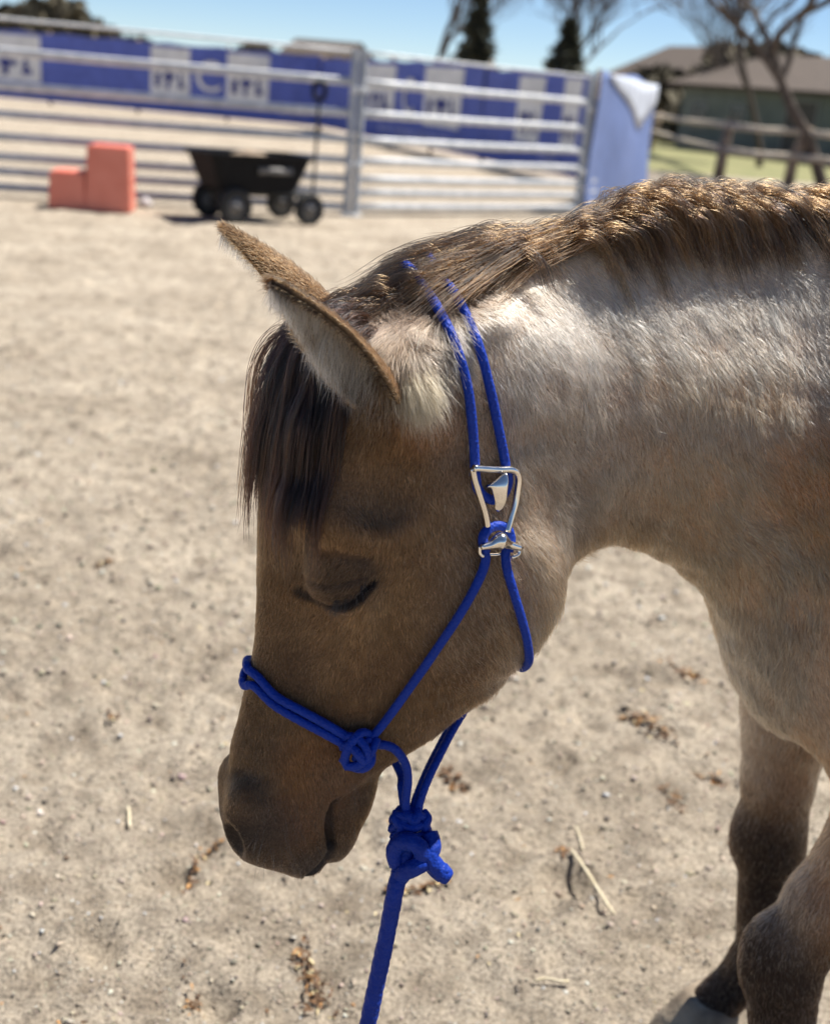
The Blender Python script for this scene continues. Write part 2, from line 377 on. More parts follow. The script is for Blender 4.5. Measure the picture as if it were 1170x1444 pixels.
def neck_fn(X, Y, Z):
    x = X[:, 0, 0]
    zt = smooth_interp(x, NX, NT, .02)[:, None, None]; zb = smooth_interp(x, BX, BZ, .012)[:, None, None]
    yc = sag_y(x)[:, None, None]; w = smooth_interp(x, WX, WW, .03)[:, None, None]
    c = (zt + zb) / 2; D = (zt - zb) / 2
    tau = (Z - c) / D
    nk = (1 - sstep(.30, .55, x))[:, None, None]                        # neckness: narrow crest, rounder lower edge
    prof = 1 - nk * .60 * sstep(-.1, 1.0, tau) - nk * .12 * sstep(.3, 1, -tau)
    tr = 1 - nk
    prof = prof * (1 - tr * .3 * sstep(.2, 1, tau))
    Wd = w * prof
    q = (np.abs(tau) ** 2.3 + np.abs((Y - yc) / Wd) ** 2.3) ** (1 / 2.3)
    f = (q - 1) * np.minimum(D, Wd) * .95
    return np.maximum(f, np.maximum(-.075 - X, X - 1.63))
union([(-.1, 1.7), (.93, 1.68), (.5, 1.35)], neck_fn, .02)
# shoulders, breast, hindquarters
YM = 1.37
for s in (-1, 1):
    union(*ellip((.60, YM + s * .115, .93), (.13, .075, .26)), .06)
    union(*ellip((.475, YM + s * .08, .79), (.08, .075, .12)), .05)      # breast muscle
    union(*ellip((.60, YM + s * .12, .70), (.10, .065, .11)), .05)
    union(*ellip((1.38, YM + s * .12, 1.0), (.2, .12, .27)), .06)
def foreleg(y, knee, elbow, fet, hoof, kr=.047):
    ex, ez = elbow; kx, kz = knee; fx, fz = fet; hx = hoof
    mx, mz = (kx + .3 * (ex - kx), kz + .3 * (ez - kz))
    union(*rcone((ex, y, ez), (mx, y, mz), .085, .047), .04)
    union(*rcone((mx, y, mz), (kx + .004, y, kz), .047, kr), .02)
    union(*ellip((kx - .006, y, kz + .005), (kr + .002, kr * .95, .058)), .02)
    union(*rcone((kx + .003, y, kz - .03), (fx, y, fz + .03), .040, .030), .025)
    union(*rcone((kx + .028, y, kz - .03), (fx + .022, y, fz + .02), .018, .017), .025)
    union(*ellip((fx + .004, y, fz), (.038, .035, .042)), .02)
    union(*rcone((fx, y, fz), (hx + .012, y, .065), .033, .034), .02)
foreleg(1.225, (.494, .385), (.635, .66), (.525, .15), .48, .043)
foreleg(1.505, (.550, .372), (.535, .70), (.566, .145), .505)
def hindleg(y):
    union(*rcone((1.36, y, .92), (1.28, y, .68), .15, .10), .05)
    union(*rcone((1.28, y, .70), (1.48, y, .47), .10, .048), .04)
    union(*rcone((1.48, y, .48), (1.455, y, .17), .045, .034), .03)
    union(*ellip((1.45, y, .15), (.04, .036, .042)), .02)
    union(*rcone((1.45, y, .15), (1.405, y, .065), .035, .036), .02)
hindleg(1.23); hindleg(1.51)

# --- head: sections across z in the head's own frame
FZ = [.590, .593, .598, .604, .61, .632, .649, .678, .719, .731, .758, .796, .819, .841, .893, .943, .985, 1.053, 1.095, 1.128, 1.150, 1.165]
FA = [.128, .150, .162, .170, .181, .190, .193, .191, .190, .188, .182, .176, .172, .170, .170, .171, .171, .166, .150, .118, .075, .02]
KZ = [.590, .594, .60, .63, .66, .68, .70, .715, .733, .757, .783, .81, .829, .855, .885, .923, .97, 1.05, 1.12, 1.185]
KA = [.092, .083, .082, .084, .084, .068, .032, .006, -.024, -.050, -.084, -.097, -.105, -.125, -.138, -.138, -.115, -.09, -.07, -.03]
SZ = [.584, .60, .65, .70, .76, .82, .88, .93, .98, 1.04, 1.10, 1.185]
ST = [-1, -.5, 0, .5, 1]
SW = np.array([[.028, .034, .038, .036, .028], [.040, .046, .049, .046, .036], [.044, .050, .053, .050, .036], [.044, .048, .050, .048, .034],
               [.046, .048, .047, .041, .031], [.056, .060, .057, .046, .033], [.064, .069, .070, .059, .042], [.064, .072, .078, .077, .053],
               [.062, .072, .083, .087, .060], [.060, .070, .083, .084, .058], [.058, .066, .075, .072, .050], [.045, .05, .052, .05, .04]])
def head_fn(X, Y, Z):
    z = Z[0, 0, :]
    qx = X - HP[0]; qy = Y - HP[1]
    a = qx * HD[0] + qy * HD[1] + 0 * Z; l = qx * HN[0] + qy * HN[1] + 0 * Z
    fa = smooth_interp(z, FZ, FA, .008)[None, None, :]; ba = smooth_interp(z, KZ, KA, .008)[None, None, :]
    c = (fa + ba) / 2; D = np.maximum((fa - ba) / 2, .004)
    tau = np.clip((a - c) / D, -2.5, 2.5)
    cols = np.stack([smooth_interp(z, SZ, SW[:, i], .02) for i in range(5)], 0)
    t = np.clip((tau + 1) * 2, 0, 3.999); i = t.astype(int); f = t - i; f = f * f * (3 - 2 * f) * .5 + f * .5
    zi = np.broadcast_to(np.arange(len(z))[None, None, :], tau.shape)
    Wd = cols[i, zi] * (1 - f) + cols[i + 1, zi] * f
    p = 2.35
    q = (np.abs(tau) ** p + np.abs(l / Wd) ** p) ** (1 / p)
    fv = (q - 1) * np.minimum(D, Wd) * .95
    return np.maximum(fv, np.maximum(.590 - Z, Z - 1.167))
HB = [(-.24, .22), (.93, 1.30), (.54, 1.22)]
union(HB, head_fn, .05)
# chin and lower lip
hell(.064, .652, 0, .022, .056, .028, .024, both=False, az=.30)
hell(.076, .612, 0, .017, .030, .027, .012, both=False, az=.2)
# nostril wings, nostril openings
hell(.162, .650, .027, .026, .036, .020, .032)
hell(.190, .637, .031, .013, .022, .010, .006, op='s', al=-.75, az=-.18)
hell(.178, .676, .028, .014, .018, .010, .018)
# cheek, jaw, facial crest, brow, eye
hell(-.040, .890, .040, .070, .075, .034, .03)
hcone((.085, .900, .064), (.080, .800, .045), .014, .008, .022)
hell(.105, .985, .058, .040, .022, .026, .04, az=.12)          # bony brow
hell(.110, .929, .055, .040, .029, .026, .03, az=-.25)         # closed lid over the eyeball
hell(.08, 1.02, .086, .030, .028, .012, .02, op='s')            # hollow above the eye
hell(.155, .885, .058, .02, .05, .012, .045, op='s')             # hollow in front of the eye
slit = [(.137, .904), (.130, .900), (.117, .901), (.103, .908), (.091, .919), (.081, .932)]
# ear stumps so that the ears grow out of the skull
hell(.065, 1.105, .058, .034, .034, .024, .04)
union(*ellip((-.03, 1.115, 1.10), (.09, .055, .050)), .06)
union(*ellip((.04, 1.14, 1.115), (.09, .055, .065)), .06)

# --- surface nets on the rectilinear grid
def surface_nets(Fd):
    ins = Fd < 0
    cx, cy, cz = ins[:-1], ins, ins
    n = (Fd.shape[0] - 1, Fd.shape[1] - 1, Fd.shape[2] - 1)
    cnt = np.zeros(n, np.int8)
    for a in (0, 1):
        for b in (0, 1):
            for c in (0, 1): cnt += ins[a:a + n[0], b:b + n[1], c:c + n[2]]
    act = (cnt > 0) & (cnt < 8)
    I, J, K = np.nonzero(act)
    idx = np.full(n, -1, np.int32); idx[I, J, K] = np.arange(len(I))
    acc = np.zeros((len(I), 3)); num = np.zeros(len(I))
    corners = [(a, b, c) for a in (0, 1) for b in (0, 1) for c in (0, 1)]
    val = {c: Fd[I + c[0], J + c[1], K + c[2]] for c in corners}
    pos = {c: np.stack([gx[I + c[0]], gy[J + c[1]], gz[K + c[2]]], 1) for c in corners}
    for c in corners:
        for ax in range(3):
            if c[ax] == 0:
                d = list(c); d[ax] = 1; d = tuple(d)
                v0, v1 = val[c], val[d]; m = (v0 < 0) != (v1 < 0)
                t = v0[m] / (v0[m] - v1[m])
                acc[m] += pos[c][m] + (pos[d][m] - pos[c][m]) * t[:, None]; num[m] += 1
    V = acc / num[:, None]
    Q = []
    for ax in range(3):
        s0 = [slice(None)] * 3; s1 = [slice(None)] * 3; s0[ax] = slice(0, -1); s1[ax] = slice(1, None)
        a, b = ins[tuple(s0)], ins[tuple(s1)]
        o1, o2 = [k for k in range(3) if k != ax]
        e = np.argwhere(a != b)
        e = e[(e[:, o1] > 0) & (e[:, o2] > 0) & (e[:, o1] < n[o1]) & (e[:, o2] < n[o2])]
        fl = a[e[:, 0], e[:, 1], e[:, 2]]
        q = []
        for da, db in ((0, 0), (1, 0), (1, 1), (0, 1)):
            t = e.copy(); t[:, o1] -= 1 - da; t[:, o2] -= 1 - db
            q.append(idx[t[:, 0], t[:, 1], t[:, 2]])
        q = np.stack(q, 1)
        flip = fl if ax != 1 else ~fl
        q[~flip] = q[~flip][:, ::-1]
        Q.append(q)
    return V, np.concatenate(Q)
BV, BQ = surface_nets(FLD)
def taubin(V, Q, it=6, lam=.5, mu=-.52):
    E = np.concatenate([Q[:, [0, 1]], Q[:, [1, 2]], Q[:, [2, 3]], Q[:, [3, 0]]])
    E = np.concatenate([E, E[:, ::-1]])
    deg = np.bincount(E[:, 0], minlength=len(V)).astype(float)
    for k in range(it):
        for f in (lam, mu):
            S = np.stack([np.bincount(E[:, 0], weights=V[E[:, 1], d], minlength=len(V)) for d in range(3)], 1)
            V = V + f * (S / deg[:, None] - V)
    return V
BV = taubin(BV, BQ)
_w = (sstep(-.12, -.06, BV[:, 0]) * sstep(.30, .2, BV[:, 0]) * sstep(1.06, 1.12, BV[:, 2]) * sstep(.12, .07, world_to_head(BV)[0]))[:, None]
for _ in range(3): BV = BV * (1 - _w) + taubin(BV, BQ, 14, .5, -.2) * _w
# drop stray islands: keep the component with the most vertices
def vnormals(V, Q):
    N = np.cross(V[Q[:, 2]] - V[Q[:, 0]], V[Q[:, 3]] - V[Q[:, 1]])
    A = np.stack([sum(np.bincount(Q[:, k], weights=N[:, d], minlength=len(V)) for k in range(4)) for d in range(3)], 1)
    return A / (np.linalg.norm(A, axis=1)[:, None] + 1e-12)
BN = vnormals(BV, BQ)
def path_dist(a, z, path):
    d0 = np.full(len(a), 9.0)
    for p, q in zip(path[:-1], path[1:]):
        pa = np.array(p); d = np.array(q) - pa; t = np.clip(((a - pa[0]) * d[0] + (z - pa[1]) * d[1]) / (d @ d), 0, 1)
        d0 = np.minimum(d0, np.hypot(a - pa[0] - t * d[0], z - pa[1] - t * d[1]))
    return d0
def crease(path, depth, r, lmin=.02):
    global BV
    a, z, l = world_to_head(BV); m = (np.abs(l) > lmin) & (BV[:, 0] < .12)
    w = np.where(m, np.exp(-(path_dist(a, z, path) / r) ** 2), 0)
    BV = BV - BN * (depth * w)[:, None]
MOUTH = [(.090, .676), (.093, .660), (.092, .640), (.088, .618), (.092, .604), (.115, .594)]
crease([(p[0], p[1] + .013) for p in slit[1:-1]], -.0028, .011, .05)         # lid bulge
crease([(p[0], p[1] - .007) for p in slit], -.0022, .004, .05)               # lower lid
crease([(.152, .940), (.144, .952), (.118, .960), (.090, .956)], .0022, .006, .05)
crease([(.140, .925), (.116, .930), (.092, .939)], .0014, .0028, .05)
crease([(.136, .914), (.116, .917), (.094, .927)], .0010, .0024, .05)
crease([(.138, .888), (.114, .889), (.09, .902)], .0014, .004, .05)   # fold under the brow
crease(slit, .0075, .0032, .05)
crease(MOUTH[:4], .008, .0042); crease(MOUTH[3:], .004, .003)
BN = vnormals(BV, BQ)
print('horse body', len(BV), len(BQ))

# --- ears: cupped leaves, thick, swept forward; part of the body mesh
def ear_geo(base, tip, openv, wid, curl, seed):
    base = np.array(base); tip = np.array(tip); ax = tip - base; L = np.linalg.norm(ax); ax /= L
    op = np.array(openv, float); op -= ax * (op @ ax); op /= np.linalg.norm(op); sd = np.cross(ax, op)
    nu, nv = 26, 25
    out = []
    for i in range(nu):
        t = i / (nu - 1)
        w = wid * (np.interp(t, [0, .15, .35, .55, .75, .9, .97, 1], [.72, .92, 1.0, .90, .62, .36, .24, .12]))
        c = curl * np.interp(t, [0, .3, .7, 1], [1.25, 1.0, .72, .5])
        ctr = base + ax * L * t + sd * (.10 * L * math.sin(t * math.pi) * .0) + op * (.018 * (t ** 2))
        for j in range(nv):
            a = (j / (nv - 1) * 2 - 1) * c * math.pi * .5
            R = w / max(math.sin(min(c, 1) * math.pi * .5), .5)
            out.append(ctr + sd * R * math.sin(a) + op * (R * .85 * (1 - math.cos(a)) - .35 * w))
    O = np.array(out).reshape(nu, nv, 3)
    du = np.gradient(O, axis=0); dv = np.gradient(O, axis=1); n = np.cross(du, dv); n /= np.linalg.norm(n, axis=2)[..., None] + 1e-9
    if ((n[nu // 2, nv // 2]) @ op) < 0: n = -n
    th = .0022 * np.ones((nu, nv, 1)); 
    return O, O + n * th * 2, n
ear_meshes = []
EARS = []
for side in (-1, 1):
    if side < 0:
        base = head_to_world(.078, 1.098, -.070); tip = head_to_world(.182, 1.208, -.088); opv = HD[0] * .35, HD[1] * .35 , -.75
        opv = np.array([HD[0] * .30 - HN[0] * .75, HD[1] * .30 - HN[1] * .75, -.62])
    else:
        base = head_to_world(.078, 1.125, .060); tip = head_to_world(.192, 1.226, .080)
        opv = np.array([HD[0] * .55 + HN[0] * .7, HD[1] * .55 + HN[1] * .7, -.45])
    Oo, Oi, n = ear_geo(base, tip, opv, .028 if side < 0 else .023, 1.0, side)
    EARS.append((Oo, Oi, n, side))

verts = [BV]; faces = [BQ]; nb = len(BV)
for Oo, Oi, n, side in EARS:
    nu, nv, _ = Oo.shape
    o0 = sum(len(v) for v in verts)
    verts += [Oo.reshape(-1, 3), Oi.reshape(-1, 3)]; m = nu * nv
    q = []
    for i in range(nu - 1):
        for j in range(nv - 1):
            k = i * nv + j
            q.append((o0 + k, o0 + k + 1, o0 + k + nv + 1, o0 + k + nv)); q.append((o0 + m + k, o0 + m + k + nv, o0 + m + k + nv + 1, o0 + m + k + 1))
    for i in range(nu - 1):
        for j, fl in ((0, 0), (nv - 1, 1)):
            k = i * nv + j; t = (o0 + k, o0 + k + nv, o0 + m + k + nv, o0 + m + k); q.append(t if not fl else t[::-1])
    for j in range(nv - 1):
        for i, fl in ((0, 1), (nu - 1, 0)):
            k = i * nv + j; t = (o0 + k, o0 + k + 1, o0 + m + k + 1, o0 + m + k); q.append(t[::-1] if fl else t)
    faces.append(np.array(q))
AV = np.concatenate(verts); AQ = np.concatenate(faces)

# --- coat colour (the hair's own tones, plus some sun and shade put in), a function of place on the animal
def coat(P, N):
    P = np.asarray(P); n = len(P)
    a, z, l = world_to_head(P); x = P[:, 0]
    c = lambda *v: np.array(v)[None, :]
    grey = c(.37, .255, .18); tan = c(.43, .25, .13); pale = c(.54, .42, .32); face = c(.124, .068, .032); dark = c(.030, .020, .015); rust = c(.25, .105, .036)
    n1 = vnoise(P, 9)[:, None]; n2 = vnoise(P, 28)[:, None]; n3 = vnoise(P + 5, 5)[:, None]
    col = grey + (tan - grey) * np.clip(sstep(-.05, .55, n1 + .35 * n3) * .75, 0, 1)
    # upper neck lightened: the sunlit band is put into the coat colour; lower neck tan
    zz = z[:, None]; xx = x[:, None]
    col = col + (pale - col) * sstep(1.07, 1.16, zz) * sstep(.03, .12, xx) * .8
    col = col + (tan - col) * sstep(1.10, .98, zz) * sstep(.14, .3, xx) * .7
    col = col + (pale - col) * sstep(.86, .74, zz) * sstep(.33, .36, xx) * .35
    col = col * (1 - .38 * sstep(.0, .5, n1 + n2 * .6) * sstep(1.06, 1.0, zz) * sstep(.86, .92, zz) * sstep(.08, .14, xx) * sstep(.34, .26, xx))   # mottled throat; shade of its folds put into the colour
    col = col + (rust * 1.3 - col) * sstep(.15, .6, n3 + .3 * n1) * sstep(1.10, 1.02, zz) * .65
    # dorsal darkness under the mane
    ysag = sag_y(x); col = col + (dark - col) * (sstep(.03, .008, np.abs(P[:, 1] - ysag)) * sstep(1.19, 1.23, z))[:, None] * .8
    # face mask: in front of a line from the ear base to the back of the jaw
    fm = sstep(-.075, .045, a - (1.02 - z) * -.35 + n1[:, 0] * .02)
    fm = fm * sstep(.19, .07, x)
    fm = fm * sstep(1.17, 1.10, z - (a - .06) * .3)
    fc = face * (1 + .22 * n2 + .30 * n1)
    fc = fc + (c(.185, .108, .052) - fc) * (sstep(.06, .01, np.hypot(a - .06, (z - .90) * 1.1)) * .8)[:, None]
    fc = fc + (rust * .75 - fc) * (sstep(.03, .0, np.hypot((a - .11), (z - .70) * .7) - .03) * .8)[:, None]
    fc = fc + (dark - fc) * (sstep(.036, .016, np.hypot((a - .112) * .68 , z - .930 + (a - .112) * .28)) * .62)[:, None]          # lids
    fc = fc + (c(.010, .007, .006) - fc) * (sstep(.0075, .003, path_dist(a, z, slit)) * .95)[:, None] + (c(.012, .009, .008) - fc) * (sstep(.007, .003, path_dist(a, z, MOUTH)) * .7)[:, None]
    fc = fc + (c(.02, .014, .011) - fc) * (sstep(.034, .012, np.hypot((a - .186), (z - .637) * .8)) * .8)[:, None]  # darkness of the nostril hollow put into the colour as a patch
    fc = fc + (c(.06, .045, .036) - fc) * (sstep(.05, .0, np.hypot((a - .150) * .8, (z - .66) * .8)) * .6)[:, None]   # nostril skin
    fc = fc + (c(.085, .067, .055) - fc) * (sstep(.64, .60, z) * .65)[:, None]
    fc = fc + (c(.06, .045, .036) - fc) * (sstep(.05, .02, np.hypot(a - .085, (z - .685) * .7)) * .5)[:, None]
    col = col + (fc - col) * fm[:, None]
    ck = sstep(.06, -.02, a) * sstep(.80, .86, z) * sstep(.12, .04, x) * sstep(1.06, 1.0, z)
    col = col + (c(.185, .125, .082) - col) * ck[:, None] * .6
    # warm patch below the ear
    w = sstep(.05, .01, np.hypot(a - .045, (z - 1.072) * 1.4)) * sstep(-.03, -.055, l)
    col = col + (rust - col) * w[:, None] * .55
    w = sstep(.05, .0, np.hypot(a - .0, (z - 1.14) * .9)) * sstep(-.02, -.05, l)
    col = col + (c(.50, .38, .25) - col) * w[:, None] * .55
    w = sstep(1.135, 1.165, z) * sstep(.07, .03, x) * sstep(.05, .03, np.abs(l))
    col = col + (dark * 1.5 - col) * w[:, None] * .8
    # legs: black points
    leg = sstep(.53, .39, z + .03 * n1[:, 0]) * sstep(.3, .4, x)
    col = col + (c(.040, .022, .013) * (1 + .6 * n1) - col) * leg[:, None]
    return np.clip(col * (1 + .10 * n2), .008, .9)
AN = np.concatenate([BN] + [np.concatenate([-n.reshape(-1, 3), n.reshape(-1, 3)]) for _, _, n, _ in EARS])
ACOL = coat(AV, AN)
k = nb
for Oo, Oi, n, side in EARS:
    m = Oo.shape[0] * Oo.shape[1]; nu, nv, _ = Oo.shape
    js_ = (np.tile(np.arange(nv), nu) / (nv - 1) * 2 - 1) * (1 if Oo[10, -1, 2] > Oo[10, 0, 2] else -1)
    jj = np.abs(np.tile(np.arange(nv), nu) / (nv - 1) * 2 - 1); tt = np.repeat(np.arange(nu) / (nu - 1), nv)
    outc = np.array([.17, .095, .045])[None] * (1 - .55 * sstep(.55, .95, tt))[:, None] ; rim = sstep(.7, .95, jj)[:, None]
    ACOL[k:k + m] = outc + (np.array([.26, .16, .08]) - outc) * rim * (tt < .9)[:, None]
    inn = np.array([.50, .41, .32])[None] * np.ones((m, 1))
    ACOL[k + m:k + 2 * m] = inn + (np.array([.02, .014, .011]) - inn) * sstep(.36, .5, js_)[:, None]
    k += 2 * m

def coat_material():
    m, nt, p = newmat('coat')
    at = nt.nodes.new('ShaderNodeAttribute'); at.attribute_name = 'coat'
    tc = nt.nodes.new('ShaderNodeTexCoord')
    no = nt.nodes.new('ShaderNodeTexNoise'); no.inputs['Scale'].default_value = 420; no.inputs['Detail'].default_value = 4
    nt.links.new(tc.outputs['Object'], no.inputs['Vector'])
    mx = nt.nodes.new('ShaderNodeMix'); mx.data_type = 'RGBA'; mx.blend_type = 'MULTIPLY'; mx.inputs[0].default_value = 1
    cr = nt.nodes.new('ShaderNodeValToRGB'); cr.color_ramp.elements[0].color = (.45, .45, .45, 1); cr.color_ramp.elements[1].color = (1, 1, 1, 1)
    cr.color_ramp.elements[0].position = .3; cr.color_ramp.elements[1].position = .7
    nt.links.new(no.outputs[0], cr.inputs[0]); nt.links.new(at.outputs['Color'], mx.inputs[6]); nt.links.new(cr.outputs[0], mx.inputs[7])
    nt.links.new(mx.outputs[2], p.inputs['Base Color']); p.inputs['Roughness'].default_value = .75; p.inputs['Specular IOR Level'].default_value = .25
    b = nt.nodes.new('ShaderNodeBump'); b.inputs['Strength'].default_value = .5; b.inputs['Distance'].default_value = .002
    nt.links.new(no.outputs[0], b.inputs['Height']); nt.links.new(b.outputs[0], p.inputs['Normal'])
    return m
M_COAT = coat_material()
horse = empty('horse', (.8, YM, 0))
tag(horse, 'dun roan horse standing head lowered with eyes closed, wearing blue rope halter', 'horse')
def rel(o, parent):
    o.parent = parent; o.matrix_parent_inverse = Matrix.Translation(-Vector(parent.location)); return o
me = bpy.data.meshes.new('body'); me.vertices.add(len(AV)); me.vertices.foreach_set('co', AV.astype(np.float32).ravel())
me.loops.add(len(AQ) * 4); me.loops.foreach_set('vertex_index', AQ.astype(np.int32).ravel())
me.polygons.add(len(AQ)); me.polygons.foreach_set('loop_start', np.arange(len(AQ), dtype=np.int32) * 4)
me.update(calc_edges=True); me.validate()
ca = me.color_attributes.new('coat', 'FLOAT_COLOR', 'POINT')
ca.data.foreach_set('color', np.concatenate([ACOL, np.ones((len(ACOL), 1))], 1).astype(np.float32).ravel())
body = rel(link('body', me, M_COAT), horse)
BVH = BVHTree.FromPolygons([tuple(v) for v in BV.tolist()], [tuple(q) for q in BQ.tolist()])
# hooves
M_HOOF = mat_noise('hoof_horn', (.17, .13, .09), (.34, .275, .195), 30, .75, bump=.4)
def hoof(x, y):
    bm = MB(); n = 24; prof = [(0.0, 1.0), (.012, 1.0), (.04, .93), (.072, .80), (.085, .70), (.085, .2)]
    V = []; Fc = []
    for h, r in prof:
        for i in range(n):
            t = i / n * 2 * math.pi
            fx = -math.cos(t); V.append((x + .004 + .062 * r * fx * (1.05 if fx < 0 else .82) + .38 * h, y + .055 * r * math.sin(t), h + (.0 if fx < 0 else -.25 * h * fx)))
    for i in range(len(prof) - 1):
        for k in range(n): Fc.append((i * n + k, i * n + (k + 1) % n, (i + 1) * n + (k + 1) % n, (i + 1) * n + k))
    Fc.append(tuple(range(n))[::-1])
    rel(link_mesh('hoof', V, Fc, M_HOOF), horse)
for hx, hy in ((.478, 1.225), (.488, 1.505), (1.385, 1.23), (1.385, 1.51)): hoof(hx, hy)

# ------------------------------------------------------------------ hair
sc.cycles_curves.shape = 'RIBBONS'; sc.cycles_curves.subdivisions = 2
def hair_material(name, rough=.42, ior=1.36):
    m = bpy.data.materials.new(name); m.use_nodes = True; nt = m.node_tree; nt.nodes.clear()
    h = nt.nodes.new('ShaderNodeBsdfHairPrincipled'); h.model = 'CHIANG'; h.parametrization = 'COLOR'
    at = nt.nodes.new('ShaderNodeAttribute'); at.attribute_name = 'col'; o = nt.nodes.new('ShaderNodeOutputMaterial')
    nt.links.new(at.outputs['Color'], h.inputs['Color']); nt.links.new(h.outputs[0], o.inputs[0])
    h.inputs['Roughness'].default_value = rough; h.inputs['Radial Roughness'].default_value = .6; h.inputs['IOR'].default_value = ior; h.inputs['Coat'].default_value = 0.0
    h.inputs['Random Roughness'].default_value = .2
    return m
M_FUR = hair_material('coat_hair', .5, 1.36); M_LONG = hair_material('mane_hair', .30, 1.40)
def make_hair(name, pts, rad, col, mat, parent=None, label=None):
    """pts (n,k,3), rad (n,k), col (n,3)"""
    n, k, _ = pts.shape
    hc = bpy.data.hair_curves.new(name); hc.add_curves([k] * n)
    hc.attributes['position'].data.foreach_set('vector', pts.astype(np.float32).ravel())
    ra = hc.attributes.get('radius') or hc.attributes.new('radius', 'FLOAT', 'POINT'); ra.data.foreach_set('value', rad.astype(np.float32).ravel())
    cc = hc.attributes.new('col', 'FLOAT_COLOR', 'CURVE'); cc.data.foreach_set('color', np.concatenate([col, np.ones((n, 1))], 1).astype(np.float32).ravel())
    hc.materials.append(mat)
    o = bpy.data.objects.new(name, hc); COL.objects.link(o); rel(o, horse)
    return o

def fur_flow(P, N):
    a, z, l = world_to_head(P); x = P[:, 0]
    hd3 = np.array([HD[0], HD[1], 0])
    fh = np.zeros_like(P); fh[:, 2] = -1; fh -= hd3[None] * (sstep(.10, -.06, a) * .55)[:, None]
    fn_ = np.stack([np.full(len(P), .42), np.full(len(P), .1), np.full(len(P), -.85)], 1)
    top = sstep(1.16, 1.22, z)[:, None]; fn_ = fn_ * (1 - top) + np.array([[.75, -.15, -.35]]) * top
    ft = np.stack([np.full(len(P), .8), np.zeros(len(P)), np.full(len(P), -.55)], 1)
    wh = sstep(.13, .03, x)[:, None] * sstep(1.19, 1.12, z)[:, None]; wt = sstep(.45, .8, x)[:, None]
    f = (fn_ * (1 - wt) + ft * wt) * (1 - wh) + fh * wh
    lg = sstep(.62, .5, z)[:, None] * sstep(.3, .4, x)[:, None]
    f = f * (1 - lg) + np.array([[.05, 0, -1.0]]) * lg
    # brow and lids: hair fans outward
    f = f + .35 * np.stack([vnoise(P, 14), vnoise(P + 9, 14), vnoise(P + 17, 14)], 1) + .22 * np.stack([vnoise(P, 70), vnoise(P + 3, 70), vnoise(P + 6, 70)], 1)
    f = f - N * (f * N).sum(1)[:, None]
    return f / (np.linalg.norm(f, axis=1)[:, None] + 1e-9)
def fur_len(P):
    a, z, l = world_to_head(P); x = P[:, 0]
    L = np.full(len(P), .0125)
    fm = sstep(-.09, .03, a) * sstep(.17, .05, x) * sstep(1.16, 1.08, z)
    L = L * (1 - fm) + .0075 * fm
    mz = sstep(.76, .64, z) * sstep(.2, .1, x); L = L * (1 - mz) + .0042 * mz
    jaw = sstep(-.03, -.10, a) * sstep(.95, .88, z) * sstep(.2, .12, x); L = L + .002 * jaw
    thr = sstep(.15, .22, x) * sstep(.96, .90, z) * sstep(.5, .4, x); L = L + .003 * thr
    lg = sstep(.55, .42, z) * sstep(.3, .4, x); L = L * (1 - lg) + .008 * lg
    poll = sstep(1.10, 1.15, z) * sstep(.06, .0, x); L = L + .012 * poll
    return L * (1 + .35 * vnoise(P, 45))
